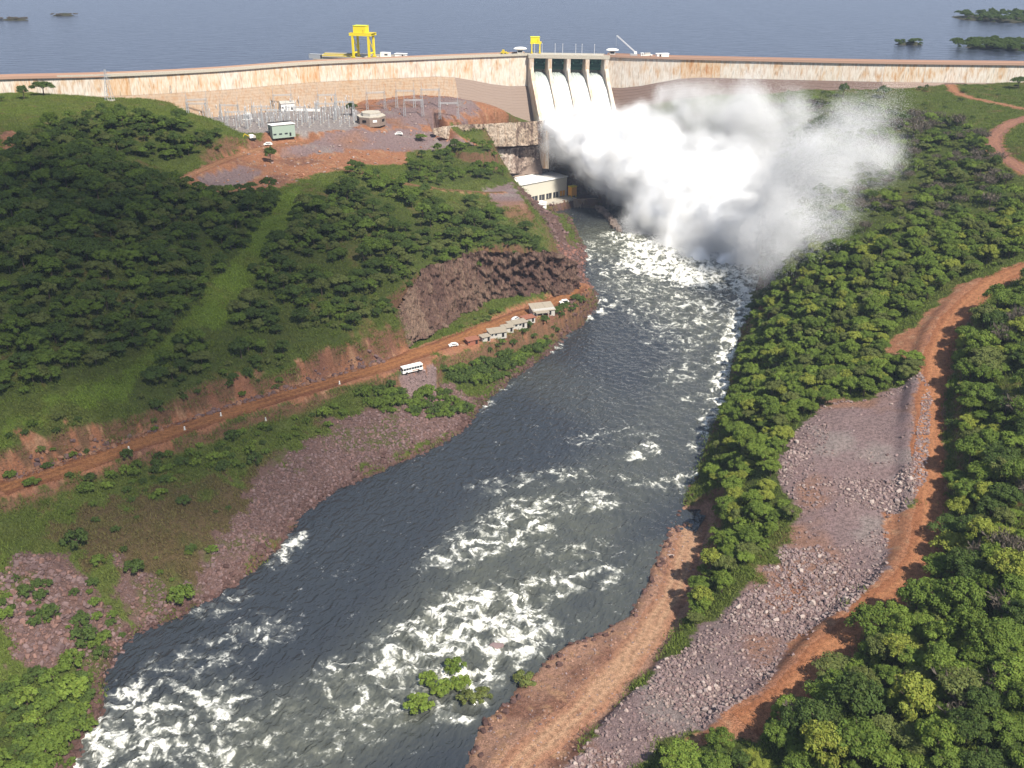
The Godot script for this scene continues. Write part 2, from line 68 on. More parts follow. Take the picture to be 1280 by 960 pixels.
const FOAM = [[Vector2(-36.7,-207.3),Vector2(-18.9,-235.7),12,0.62],[Vector2(-27.6,-226.8),Vector2(2.4,-233.9),12,0.8],[Vector2(-19.2,-241.3),Vector2(0,-249),10,0.75],[Vector2(-46.2,-213.5),Vector2(-18.6,-230.3),9,0.55],[Vector2(-20.9,-270.1),Vector2(2.8,-299.1),9,0.6],[Vector2(-10.6,-274.6),Vector2(8.3,-288.9),6,0.7],[Vector2(2.8,-299.1),Vector2(33.2,-307.1),7,0.55],[Vector2(0,-251),Vector2(29.3,-261.3),7,0.6],[Vector2(12.5,-255.1),Vector2(27.7,-257.1),4,0.7],[Vector2(-11.8,-315.4),Vector2(24.2,-325.9),6,0.42],[Vector2(10.6,-274.6),Vector2(31.8,-274.6),5,0.35],[Vector2(-103.1,-183.5),Vector2(-100.3,-204.3),10,0.72],[Vector2(-97.7,-184.8),Vector2(-80.3,-201.3),12,0.66],[Vector2(-90.6,-207.3),Vector2(-71.7,-184.8),8,0.6],[Vector2(-97.4,-215.1),Vector2(-72.9,-233.9),9,0.4],[Vector2(-93.8,-241.3),Vector2(-84.1,-251),4,0.45],[Vector2(-76.6,-267.8),Vector2(-72.6,-283),3.5,0.75],[Vector2(-89.5,-243.2),Vector2(-85.6,-247),3,0.7],[Vector2(48.2,-338.2),Vector2(55.4,-345.9),4,0.95],[Vector2(59.5,-320),Vector2(72.5,-325.9),3,0.8],[Vector2(44.8,-321.1),Vector2(61.8,-315.4),5,0.4],[Vector2(25.5,-349.2),Vector2(52.2,-359.4),8,0.25],[Vector2(69.6,-414.2),Vector2(102.5,-432.5),10,0.42],[Vector2(76.6,-389.2),Vector2(93.8,-397.3),4,0.6],[Vector2(147.6,-554.7),Vector2(122.2,-490.1),10,1],[Vector2(122.2,-490.1),Vector2(104,-432.5),8,0.9],[Vector2(108.3,-452),Vector2(91.6,-389.2),6,0.9],[Vector2(91.2,-389.2),Vector2(76,-345.9),6,0.6],[Vector2(100.2,-484.3),Vector2(121,-484.3),12,0.5],[Vector2(73.7,-633.9),Vector2(106.7,-577.1),16,0.75],[Vector2(96.1,-606),Vector2(147.9,-577.1),30,1],[Vector2(103.1,-554.7),Vector2(145.3,-544.8),22,1],[Vector2(67.9,-577.1),Vector2(113,-508.1),22,0.5],[Vector2(124.6,-569.4),Vector2(141.3,-527.2),10,0.95],[Vector2(61,-609.3),Vector2(88.3,-462.4),26,0.4],[Vector2(87.3,-577.1),Vector2(135.9,-554.7),26,1],[Vector2(100,-508.1),Vector2(126.9,-501.9),12,0.7],[Vector2(46.6,-584.8),Vector2(56.2,-554.7),4,0.6],[Vector2(42,-518.1),Vector2(54.3,-508.1),5,0.8],[Vector2(33.4,-484.3),Vector2(47,-498.3),5,0.75],[Vector2(19.3,-442.1),Vector2(29.2,-467.7),2.5,0.6],[Vector2(-13.6,-377.6),Vector2(0,-409.9),2.5,0.35],[Vector2(46,-612.7),Vector2(48.5,-577.1),3,0.6],[Vector2(-20,-216.7),Vector2(-8.8,-213.5),7,0.75],[Vector2(-10.8,-207.3),Vector2(-8.5,-204.3),3,0.9],[Vector2(-16.9,-201.3),Vector2(-12.6,-198.4),4,0.6],[Vector2(-8.8,-213.5),Vector2(2.2,-216.7),4,0.5],[Vector2(-58.9,-190.1),Vector2(-18,-220),16,0.3]]
const MILKY = [[Vector2(-61.8,-184.8),Vector2(-18,-220),20,0.8],[Vector2(-18,-220),Vector2(16.7,-293.9),26,0.8],[Vector2(16.7,-293.9),Vector2(48.5,-327.1),22,0.6],[Vector2(48.5,-327.1),Vector2(121,-484.3),20,0.5],[Vector2(72.9,-626.7),Vector2(150,-554.7),44,1],[Vector2(74.1,-547.6),Vector2(112.4,-462.4),26,0.7],[Vector2(13.5,-220),Vector2(49.7,-270.1),12,0.6],[Vector2(-103.6,-184.8),Vector2(-79.5,-198.4),14,0.5],[Vector2(14.7,-414.2),Vector2(69.6,-345.9),18,0.35]]

const SUN_TOWARDS := Vector3(0.55, 1.15, 0.80)      # direction from the ground to the sun
var rng := RandomNumberGenerator.new()
var noise := FastNoiseLite.new()
var fine := FastNoiseLite.new()
var near_field: Field
var far_field: Field
var river: PackedVector2Array
var mat := {}
var taken := {}
var tree_spots := []
var shrub_spots := []

# ------------------------------------------------------------------ helpers

class Field:
	var x0: float; var z0: float; var step: float; var nx: int; var nz: int
	var h := PackedFloat32Array(); var kind := PackedByteArray()
	func _init(ax, az, bx, bz, s):
		x0 = ax; z0 = az; step = s; nx = int((bx - ax) / s) + 1; nz = int((bz - az) / s) + 1
		h.resize(nx * nz); kind.resize(nx * nz)
	func inside(x, z): return x >= x0 and z >= z0 and x < x0 + (nx - 1) * step and z < z0 + (nz - 1) * step
	func height(x: float, z: float) -> float:
		var u := clampf((x - x0) / step, 0, nx - 1.001); var v := clampf((z - z0) / step, 0, nz - 1.001)
		var i := int(u); var j := int(v); u -= i; v -= j; var k := j * nx + i
		return lerpf(lerpf(h[k], h[k + 1], u), lerpf(h[k + nx], h[k + nx + 1], u), v)
	func kind_at(x: float, z: float) -> int:
		var i := clampi(int(round((x - x0) / step)), 0, nx - 1); var j := clampi(int(round((z - z0) / step)), 0, nz - 1)
		return kind[j * nx + i]

func ground(x: float, z: float) -> float:
	return near_field.height(x, z) if near_field.inside(x, z) else far_field.height(x, z)
func ground_kind(x: float, z: float) -> int:
	return near_field.kind_at(x, z) if near_field.inside(x, z) else far_field.kind_at(x, z)

func lin(r: float, g: float, b: float) -> Color:
	return Color(r, g, b).linear_to_srgb()

func numbered(called: String) -> String:
	var n: int = taken.get(called, 0)
	taken[called] = n + 1
	return called if n == 0 else "%s_%03d" % [called, n]

func tag(o: Node, label: String, category: String, group := "") -> Node:
	o.set_meta("label", label); o.set_meta("category", category)
	if group != "": o.set_meta("group", group)
	return o

func place_words(p: Vector3) -> String:
	# where a point shows in the photograph
	var q := CAMERA_TURN.inverse() * (p - CAMERA_AT)
	return "%s percent across, %s percent down" % [in_words(50.0 + 50.0 * q.x / -q.z / 0.5145), in_words(50.0 - 50.0 * q.y / -q.z / 0.3859)]

func in_words(v: float) -> String:
	var n := clampi(int(round(v)), 0, 99)
	var ones := ["zero", "one", "two", "three", "four", "five", "six", "seven", "eight", "nine", "ten", "eleven", "twelve", "thirteen", "fourteen", "fifteen", "sixteen", "seventeen", "eighteen", "nineteen"]
	if n < 20: return ones[n]
	var tens: String = ["twenty", "thirty", "forty", "fifty", "sixty", "seventy", "eighty", "ninety"][n / 10 - 2]
	return tens if n % 10 == 0 else tens + "-" + ones[n % 10]

func thing(called: String, label: String, category: String, at: Vector3, turn := 0.0, group := "") -> Node3D:
	var o := Node3D.new()
	o.name = numbered(called); add_child(o)
	o.position = at; o.rotation.y = turn
	tag(o, label, category, group)
	return o

func put(called: String, mesh: Mesh, m: Material, parent: Node = null) -> MeshInstance3D:
	var o := MeshInstance3D.new()
	o.mesh = mesh
	if m: o.material_override = m
	if parent == null:
		o.name = numbered(called); add_child(o)
	else:
		o.name = called; parent.add_child(o, true)
	return o

func struct(called: String, mesh: Mesh, m: Material) -> MeshInstance3D:
	var o := put(called, mesh, m)
	o.set_meta("kind", "structure")
	return o

class Build:
	# collects flat-shaded shapes for one mesh
	var v := PackedVector3Array(); var n := PackedVector3Array(); var c := PackedColorArray(); var uv := PackedVector2Array()
	var tint := Color.WHITE
	func tri(a: Vector3, b: Vector3, d: Vector3):
		var q := (d - a).cross(b - a).normalized()
		v.append(a); v.append(b); v.append(d)
		for i in 3: n.append(q); c.append(tint)
	func quad(a: Vector3, b: Vector3, d: Vector3, e: Vector3):
		tri(a, b, d); tri(a, d, e)
	func box(at: Vector3, size: Vector3, basis := Basis.IDENTITY, bevel := 0.0):
		var p := []
		for k in 8: p.append(at + basis * (Vector3((k & 1) - 0.5, ((k >> 1) & 1) - 0.5, ((k >> 2) & 1) - 0.5) * size))
		quad(p[0], p[2], p[3], p[1]); quad(p[5], p[7], p[6], p[4]); quad(p[4], p[6], p[2], p[0])
		quad(p[1], p[3], p[7], p[5]); quad(p[2], p[6], p[7], p[3]); quad(p[4], p[0], p[1], p[5])
	func tube(a: Vector3, b: Vector3, ra: float, rb: float, sides := 6, caps := true):
		var w := (b - a).normalized()
		var s := w.cross(Vector3.UP if absf(w.y) < 0.95 else Vector3.RIGHT).normalized(); var t := s.cross(w)
		for k in sides:
			var e := TAU * k / sides; var f := TAU * (k + 1) / sides
			var d0 := s * cos(e) + t * sin(e); var d1 := s * cos(f) + t * sin(f)
			quad(a + d0 * ra, a + d1 * ra, b + d1 * rb, b + d0 * rb)
			if caps: tri(b, b + d0 * rb, b + d1 * rb)
	func mesh() -> ArrayMesh:
		var a := []
		a.resize(Mesh.ARRAY_MAX)
		a[Mesh.ARRAY_VERTEX] = v; a[Mesh.ARRAY_NORMAL] = n; a[Mesh.ARRAY_COLOR] = c
		if uv.size() == v.size(): a[Mesh.ARRAY_TEX_UV] = uv
		var m := ArrayMesh.new()
		m.add_surface_from_arrays(Mesh.PRIMITIVE_TRIANGLES, a)
		return m

func box_mesh(at: Vector3, size: Vector3) -> ArrayMesh:
	var b := Build.new(); b.box(at, size); return b.mesh()

func sheet(nx: int, nz: int, pts: PackedVector3Array, cols = null, uvs = null, keep = null) -> ArrayMesh:
	# a grid of points as a smooth surface; keep drops cells
	var idx := PackedInt32Array()
	for j in nz - 1:
		for i in nx - 1:
			var k := j * nx + i
			if keep != null and not (keep[k] or keep[k + 1] or keep[k + nx] or keep[k + nx + 1]): continue
			idx.append_array([k, k + 1, k + nx + 1, k, k + nx + 1, k + nx])
	var nor := PackedVector3Array(); nor.resize(pts.size())
	for t in range(0, idx.size(), 3):
		var a := pts[idx[t]]
		var q := (pts[idx[t + 2]] - a).cross(pts[idx[t + 1]] - a)
		nor[idx[t]] += q; nor[idx[t + 1]] += q; nor[idx[t + 2]] += q
	for k in nor.size(): nor[k] = nor[k].normalized() if nor[k].length_squared() > 0.0 else Vector3.UP
	var arr := []
	arr.resize(Mesh.ARRAY_MAX)
	arr[Mesh.ARRAY_VERTEX] = pts; arr[Mesh.ARRAY_NORMAL] = nor; arr[Mesh.ARRAY_INDEX] = idx
	if cols != null: arr[Mesh.ARRAY_COLOR] = cols
	if uvs != null: arr[Mesh.ARRAY_TEX_UV] = uvs
	var m := ArrayMesh.new()
	m.add_surface_from_arrays(Mesh.PRIMITIVE_TRIANGLES, arr)
	return m

func poly(a: Array) -> PackedVector2Array: return PackedVector2Array(a)

func inside(p: Vector2, q: PackedVector2Array) -> bool: return Geometry2D.is_point_in_polygon(p, q)

func edge_distance(p: Vector2, q: PackedVector2Array) -> float:
	var best := 1e9
	for k in q.size():
		best = minf(best, Geometry2D.get_closest_point_to_segment(p, q[k], q[(k + 1) % q.size()]).distance_squared_to(p))
	return sqrt(best)

func bounds(q: PackedVector2Array, grow: float) -> Rect2:
	var r := Rect2(q[0], Vector2.ZERO)
	for p in q: r = r.expand(p)
	return r.grow(grow)

func smooth_line(a: Array, per: int) -> PackedVector3Array:
	var out := PackedVector3Array()
	for k in a.size() - 1:
		var p0: Vector3 = a[maxi(k - 1, 0)]; var p1: Vector3 = a[k]; var p2: Vector3 = a[k + 1]; var p3: Vector3 = a[mini(k + 2, a.size() - 1)]
		for s in per: out.append(p1.cubic_interpolate(p2, p0, p3, float(s) / per))
	out.append(a[a.size() - 1])
	return out

func along(a: Array, t: float) -> Vector3:
	# point at share t of a polyline's length
	var total := 0.0
	for k in a.size() - 1: total += a[k].distance_to(a[k + 1])
	var left := t * total
	for k in a.size() - 1:
		var d: float = a[k].distance_to(a[k + 1])
		if left <= d or k == a.size() - 2: return a[k].lerp(a[k + 1], left / d)
		left -= d
	return a[0]

# ------------------------------------------------------------------ materials

func noise_image(size: int, freq: float, octaves: int, seed_: int, kind := FastNoiseLite.TYPE_SIMPLEX_SMOOTH, fractal := FastNoiseLite.FRACTAL_FBM) -> Image:
	var f := FastNoiseLite.new()
	f.seed = seed_; f.frequency = freq; f.noise_type = kind; f.fractal_type = fractal; f.fractal_octaves = octaves
	return f.get_seamless_image(size, size)

func ramp(img: Image, stops: Array) -> ImageTexture:
	# a grey noise image through a colour ramp of [place, sRGB colour]
	var lut := []
	var g := Gradient.new()
	g.offsets = PackedFloat32Array(stops.map(func(s): return s[0])); g.colors = PackedColorArray(stops.map(func(s): return s[1]))
	for k in 256: lut.append(g.sample(k / 255.0))
	var src := img.get_data(); var w := img.get_width(); var out := PackedByteArray()
	out.resize(src.size() * 3)
	for k in src.size():
		var c: Color = lut[src[k]]
		out[k * 3] = c.r8; out[k * 3 + 1] = c.g8; out[k * 3 + 2] = c.b8
	var made := Image.create_from_data(w, img.get_height(), false, Image.FORMAT_RGB8, out)
	made.generate_mipmaps()
	return ImageTexture.create_from_image(made)

func grey(v: float) -> Color: return Color(v, v, v)

func surface(color: Color, rough := 0.9, spec := 0.3) -> StandardMaterial3D:
	var m := StandardMaterial3D.new()
	m.albedo_color = color; m.roughness = rough; m.metallic_specular = spec
	return m

func triplanar(m: StandardMaterial3D, tex: Texture2D, scale: Vector3, world := true) -> StandardMaterial3D:
	m.albedo_texture = tex; m.uv1_triplanar = true; m.uv1_world_triplanar = world; m.uv1_scale = scale
	return m

func relief(m: StandardMaterial3D, tex: Texture2D, cm: float) -> StandardMaterial3D:
	m.heightmap_enabled = true; m.heightmap_texture = tex; m.heightmap_scale = cm
	return m

func make_materials():
	var grain := noise_image(1024, 0.03, 6, 11)
	var specks := noise_image(512, 0.06, 4, 12)
	var cells := noise_image(512, 0.05, 2, 13, FastNoiseLite.TYPE_CELLULAR, FastNoiseLite.FRACTAL_FBM)
	var mottle := ramp(grain, [[0.0, grey(0.62)], [0.35, grey(0.8)], [0.6, grey(0.95)], [1.0, grey(1.0)]])
	var speckle := ramp(specks, [[0.0, grey(0.6)], [0.45, grey(0.86)], [1.0, grey(1.0)]])
	var grain_tex := ImageTexture.create_from_image(grain)
	var cell_tex := ImageTexture.create_from_image(cells)
	# soil, grass and gravel: base colours are vertex colours, broken up by two sizes of mottling
	var g := triplanar(surface(Color.WHITE, 0.95, 0.2), mottle, Vector3.ONE / 19.0)
	g.vertex_color_use_as_albedo = true
	g.detail_enabled = true; g.detail_blend_mode = BaseMaterial3D.BLEND_MODE_MUL; g.detail_albedo = speckle; g.detail_uv_layer = BaseMaterial3D.DETAIL_UV_2
	g.uv2_triplanar = true; g.uv2_world_triplanar = true; g.uv2_scale = Vector3.ONE / 53.0
	relief(g, grain_tex, 14.0)
	mat.ground = g
	var rd := g.duplicate()
	rd.heightmap_scale = 5.0; rd.uv1_scale = Vector3.ONE / 14.0
	mat.road = rd
	# cut rock: vertical drill lines and stains
	var rk := triplanar(surface(Color.WHITE, 0.9, 0.25), ramp(noise_image(512, 0.025, 5, 21), [[0.0, grey(0.35)], [0.4, grey(0.7)], [0.6, grey(0.95)], [1.0, grey(1.0)]]), Vector3(0.09, 0.03, 0.09))
	rk.vertex_color_use_as_albedo = true
	relief(rk, cell_tex, 40.0)
	mat.rock = rk
	var st := triplanar(surface(Color.WHITE, 0.9, 0.25), mottle, Vector3.ONE / 2.5, false)
	st.vertex_color_use_as_albedo = true
	mat.stone = st
	# concrete with vertical rust and lime runs: streaks are long in y
	var streak := noise_image(1024, 0.02, 4, 31)
	mat.concrete = []
	var stains := ramp(noise_image(1024, 0.02, 6, 33), [[0.0, Color(0.84, 0.66, 0.50)], [0.18, Color(0.93, 0.84, 0.74)], [0.32, Color(0.98, 0.95, 0.92)], [0.6, Color.WHITE], [0.78, Color(0.94, 0.92, 0.89)], [1.0, Color(0.78, 0.74, 0.69)]])
	var tones := [[lin(0.60, 0.52, 0.43), lin(0.64, 0.58, 0.50), lin(0.50, 0.31, 0.17)], [lin(0.60, 0.55, 0.48), lin(0.65, 0.61, 0.55), lin(0.55, 0.44, 0.33)], [lin(0.56, 0.42, 0.29), lin(0.60, 0.49, 0.37), lin(0.46, 0.24, 0.10)], [lin(0.61, 0.56, 0.50), lin(0.66, 0.62, 0.56), lin(0.47, 0.36, 0.28)]]
	for t in tones:
		var m := triplanar(surface(Color.WHITE, 0.9, 0.25), ramp(streak, [[0.0, t[2]], [0.32, t[2].lerp(t[0], 0.5)], [0.42, t[0]], [0.6, t[1]], [0.72, t[0]], [0.85, t[0].darkened(0.25)], [1.0, t[2]]]), Vector3(0.035, 0.004, 0.035))
		m.detail_enabled = true; m.detail_blend_mode = BaseMaterial3D.BLEND_MODE_MUL; m.detail_albedo = stains; m.detail_uv_layer = BaseMaterial3D.DETAIL_UV_2
		m.uv2_triplanar = true; m.uv2_world_triplanar = true; m.uv2_scale = Vector3(1.0 / 150.0, 1.0 / 330.0, 1.0 / 150.0)
		mat.concrete.append(m)
	var runs := ramp(streak, [[0.0, lin(0.25, 0.13, 0.065)], [0.33, lin(0.29, 0.195, 0.125)], [0.5, lin(0.34, 0.265, 0.20)], [0.68, lin(0.30, 0.23, 0.17)], [1.0, lin(0.18, 0.14, 0.11)]])
	mat.rcc = triplanar(surface(Color.WHITE, 0.95, 0.2), runs, Vector3(0.02, 0.007, 0.02))
	mat.rcc_pale = triplanar(surface(Color(1.0, 0.99, 0.97), 0.95, 0.2), runs, Vector3(0.013, 0.011, 0.013))
	mat.rcc_red = triplanar(surface(lin(0.20, 0.14, 0.118), 0.95, 0.2), mottle, Vector3(0.04, 0.06, 0.04))
	mat.rcc_pink = triplanar(surface(lin(0.34, 0.255, 0.21), 0.95, 0.2), mottle, Vector3(0.04, 0.06, 0.04))
	mat.grey_rock = triplanar(surface(lin(0.30, 0.23, 0.19), 0.95, 0.2), mottle, Vector3(0.1, 0.05, 0.1))
	mat.pale_concrete = triplanar(surface(lin(0.56, 0.51, 0.42), 0.9, 0.25), mottle, Vector3.ONE / 15.0)
	mat.asphalt = triplanar(surface(lin(0.13, 0.11, 0.10), 0.95, 0.2), speckle, Vector3.ONE / 10.0)
	mat.rail = surface(lin(0.36, 0.23, 0.17), 0.8)
	mat.white = surface(lin(0.78, 0.77, 0.74), 0.6)
	mat.cream = triplanar(surface(lin(0.74, 0.70, 0.59), 0.85), speckle, Vector3.ONE / 8.0)
	mat.yellow = surface(lin(0.72, 0.58, 0.03), 0.5)
	mat.dark_yellow = surface(lin(0.55, 0.42, 0.03), 0.5)
	mat.orange = surface(lin(0.70, 0.33, 0.04), 0.6)
	mat.lime = surface(lin(0.62, 0.66, 0.04), 0.6)
	mat.green_paint = surface(lin(0.05, 0.13, 0.10), 0.6)
	mat.mint = triplanar(surface(lin(0.40, 0.50, 0.42), 0.85), speckle, Vector3.ONE / 5.0)
	mat.black = surface(lin(0.015, 0.015, 0.017), 0.5)
	mat.glass = surface(lin(0.03, 0.035, 0.045), 0.08, 0.6)
	mat.steel = surface(lin(0.34, 0.35, 0.36), 0.5)
	mat.porcelain = surface(lin(0.55, 0.55, 0.56), 0.4)
	mat.grey_roof = triplanar(surface(lin(0.40, 0.345, 0.27), 0.8), speckle, Vector3(0.6, 0.6, 0.2))
	mat.rust_roof = triplanar(surface(lin(0.33, 0.14, 0.09), 0.8), mottle, Vector3.ONE / 3.0)
	mat.plaster = triplanar(surface(lin(0.58, 0.55, 0.50), 0.9), mottle, Vector3.ONE / 4.0)
	mat.brick_red = triplanar(surface(lin(0.36, 0.14, 0.09), 0.9), mottle, Vector3.ONE / 3.0)
	mat.tyre = surface(lin(0.02, 0.02, 0.02), 0.9)
	mat.red_lamp = surface(lin(0.5, 0.03, 0.02), 0.4)
	mat.bark = surface(lin(0.10, 0.075, 0.055), 0.95)
	mat.leaf = leaf_material(Color.WHITE)
	mat.tones = []
	for t in LEAF_TONES: mat.tones.append(leaf_material(lin(t.r, t.g, t.b)))
	var wet := surface(Color.WHITE, 0.5, 0.4)
	mat.wet = wet

const LEAF_TONES := [Color(0.108, 0.158, 0.028), Color(0.144, 0.202, 0.034), Color(0.066, 0.101, 0.024), Color(0.212, 0.242, 0.042), Color(0.126, 0.150, 0.043), Color(0.130, 0.108, 0.088)]

func leaf_material(c: Color) -> StandardMaterial3D:
	var m := surface(c, 0.7, 0.25)
	m.vertex_color_use_as_albedo = true
	m.backlight_enabled = true; m.backlight = Color(0.55, 0.6, 0.3)
	return m

# ------------------------------------------------------------------ terrain

func solve_spline() -> Dictionary:
	# thin-plate spline through the surveyed ground points
	var n := CONTROL.size(); var m := n + 3
	var rows := []
	for i in n:
		var r := PackedFloat64Array(); r.resize(m + 1)
		var p := Vector2(CONTROL[i].x, CONTROL[i].z) / 100.0
		for j in n:
			var d := p.distance_squared_to(Vector2(CONTROL[j].x, CONTROL[j].z) / 100.0)
			r[j] = 0.5 * d * log(d + 1e-12) if i != j else 0.004
		r[n] = 1.0; r[n + 1] = p.x; r[n + 2] = p.y; r[m] = CONTROL[i].y
		rows.append(r)
	for e in 3:
		var r := PackedFloat64Array(); r.resize(m + 1)
		for j in n: r[j] = [1.0, CONTROL[j].x / 100.0, CONTROL[j].z / 100.0][e]
		rows.append(r)
	for c in m:
		var best := c
		for i in range(c + 1, m):
			if absf(rows[i][c]) > absf(rows[best][c]): best = i
		var t = rows[c]; rows[c] = rows[best]; rows[best] = t
		var pr: PackedFloat64Array = rows[c]
		for i in range(c + 1, m):
			var r: PackedFloat64Array = rows[i]
			var f := r[c] / pr[c]
			if f == 0.0: continue
			for j in range(c, m + 1): r[j] -= f * pr[j]
			rows[i] = r
	var w := PackedFloat64Array(); w.resize(m)
	for c in range(m - 1, -1, -1):
		var s: float = rows[c][m]
		for j in range(c + 1, m): s -= rows[c][j] * w[j]
		w[c] = s / rows[c][c]
	return {"w": w, "n": n}

func coarse_heights() -> Dictionary:
	var t := solve_spline(); var w: PackedFloat64Array = t.w; var n: int = t.n
	var px := PackedFloat64Array(); var pz := PackedFloat64Array()
	for p in CONTROL: px.append(p.x / 100.0); pz.append(p.z / 100.0)
	var s := 10.0; var x0 := -490.0; var z0 := -820.0; var nx := 101; var nz := 77
	var h := PackedFloat32Array(); h.resize(nx * nz)
	for j in nz:
		var z := (z0 + j * s) / 100.0
		for i in nx:
			var x := (x0 + i * s) / 100.0
			var v := w[n] + w[n + 1] * x + w[n + 2] * z
			for k in n:
				var dx := x - px[k]; var dz := z - pz[k]; var d := dx * dx + dz * dz
				v += 0.5 * d * log(d + 1e-12) * w[k]
			h[j * nx + i] = v
	return {"h": h, "x0": x0, "z0": z0, "s": s, "nx": nx}

func fill(f: Field, c: Dictionary):
	var h: PackedFloat32Array = c.h; var nx: int = c.nx
	for j in f.nz:
		var z := f.z0 + j * f.step
		var v: float = (z - c.z0) / c.s; var b := int(v); v -= b
		for i in f.nx:
			var x := f.x0 + i * f.step
			var u: float = (x - c.x0) / c.s; var a := int(u); u -= a
			var k := b * nx + a
			var r0 := cubic_interpolate(h[k - nx], h[k - nx + 1], h[k - nx - 1], h[k - nx + 2], u)
			var r1 := cubic_interpolate(h[k], h[k + 1], h[k - 1], h[k + 2], u)
			var r2 := cubic_interpolate(h[k + nx], h[k + nx + 1], h[k + nx - 1], h[k + nx + 2], u)
			var r3 := cubic_interpolate(h[k + 2 * nx], h[k + 2 * nx + 1], h[k + 2 * nx - 1], h[k + 2 * nx + 2], u)
			f.h[j * f.nx + i] = cubic_interpolate(r1, r2, r0, r3, v) + noise.get_noise_2d(x, z) * 1.6 + fine.get_noise_2d(x, z) * 0.35

func each(f: Field, r: Rect2) -> Array:
	# index ranges of a field inside a rectangle
	return [clampi(int((r.position.x - f.x0) / f.step), 0, f.nx - 1), clampi(int((r.end.x - f.x0) / f.step) + 1, 0, f.nx - 1), clampi(int((r.position.y - f.z0) / f.step), 0, f.nz - 1), clampi(int((r.end.y - f.z0) / f.step) + 1, 0, f.nz - 1)]

func bench_poly(f: Field, q: PackedVector2Array, h: float, blend: float, rough := 0.15):
	var e := each(f, bounds(q, blend))
	for j in range(e[2], e[3] + 1):
		for i in range(e[0], e[1] + 1):
			var p := Vector2(f.x0 + i * f.step, f.z0 + j * f.step); var k := j * f.nx + i
			var t := 1.0
			if not inside(p, q):
				var d := edge_distance(p, q)
				if d >= blend: continue
				t = 1.0 - smoothstep(0.0, blend, d)
			f.h[k] = lerpf(f.h[k], h + fine.get_noise_2d(p.x * 1.7, p.y * 1.7) * rough, t)

func bench_line(f: Field, a: PackedVector3Array, half: float, blend: float):
	var q := PackedVector2Array()
	for p in a: q.append(Vector2(p.x, p.z))
	var e := each(f, bounds(q, half + blend))
	for j in range(e[2], e[3] + 1):
		for i in range(e[0], e[1] + 1):
			var p := Vector2(f.x0 + i * f.step, f.z0 + j * f.step); var k := j * f.nx + i
			var best := 1e9; var h := 0.0
			for s in q.size() - 1:
				var c := Geometry2D.get_closest_point_to_segment(p, q[s], q[s + 1]); var d := c.distance_to(p)
				if d < best:
					best = d; h = lerpf(a[s].y, a[s + 1].y, c.distance_to(q[s]) / maxf(q[s].distance_to(q[s + 1]), 0.01))
			if best < half + blend: f.h[k] = lerpf(f.h[k], h, 1.0 - smoothstep(half, half + blend, best))

func carve_river(f: Field):
	var e := each(f, bounds(river, 26.0))
	for j in range(e[2], e[3] + 1):
		for i in range(e[0], e[1] + 1):
			var p := Vector2(f.x0 + i * f.step, f.z0 + j * f.step); var k := j * f.nx + i
			p += Vector2(noise.get_noise_2d(p.x * 4.0, p.y * 4.0), noise.get_noise_2d(p.x * 4.0 + 90.0, p.y * 4.0)) * 2.2
			var d := edge_distance(p, river)
			if inside(p, river): f.h[k] = -minf(5.0, 0.3 + d * 0.5)
			elif d < 26.0: f.h[k] = lerpf(maxf(f.h[k], 0.15 + d * 0.22), maxf(f.h[k], 0.15), smoothstep(14.0, 26.0, d))

enum {GRASS, FLOOR, RED, GRAVEL, SAND, RUBBLE, ROCK, YARD, BROWN, LUSH}
const GROUND_COLORS := {GRASS: Color(0.120, 0.150, 0.036), FLOOR: Color(0.085, 0.110, 0.028), RED: Color(0.40, 0.185, 0.105), GRAVEL: Color(0.285, 0.200, 0.195), SAND: Color(0.42, 0.24, 0.165), RUBBLE: Color(0.185, 0.115, 0.10), ROCK: Color(0.17, 0.10, 0.085), YARD: Color(0.38, 0.33, 0.31), BROWN: Color(0.135, 0.095, 0.05), LUSH: Color(0.150, 0.215, 0.036)}

func paint(f: Field, a: Array, what: int, ragged := 3.0):
	var q := poly(a); var e := each(f, bounds(q, ragged + 1.0))
	for j in range(e[2], e[3] + 1):
		for i in range(e[0], e[1] + 1):
			var p := Vector2(f.x0 + i * f.step, f.z0 + j * f.step); var k := j * f.nx + i
			p += Vector2(fine.get_noise_2d(p.x, p.y) + 0.6 * noise.get_noise_2d(p.x * 3.0, p.y * 3.0), fine.get_noise_2d(p.x + 77.0, p.y) + 0.6 * noise.get_noise_2d(p.x * 3.0 + 50.0, p.y * 3.0)) * ragged * 1.6
			if inside(p, q): f.kind[k] = what

func paint_line(f: Field, a: Array, half: float, what: int):
	var q := PackedVector2Array()
	for p in smooth_line(a, 3): q.append(Vector2(p.x, p.z))
	var e := each(f, bounds(q, half + 2.0))
	for j in range(e[2], e[3] + 1):
		for i in range(e[0], e[1] + 1):
			var p := Vector2(f.x0 + i * f.step, f.z0 + j * f.step)
			var w := half * (1.0 + 0.35 * fine.get_noise_2d(p.x, p.y))
			for s in q.size() - 1:
				if Geometry2D.get_closest_point_to_segment(p, q[s], q[s + 1]).distance_to(p) < w:
					f.kind[j * f.nx + i] = what
					break

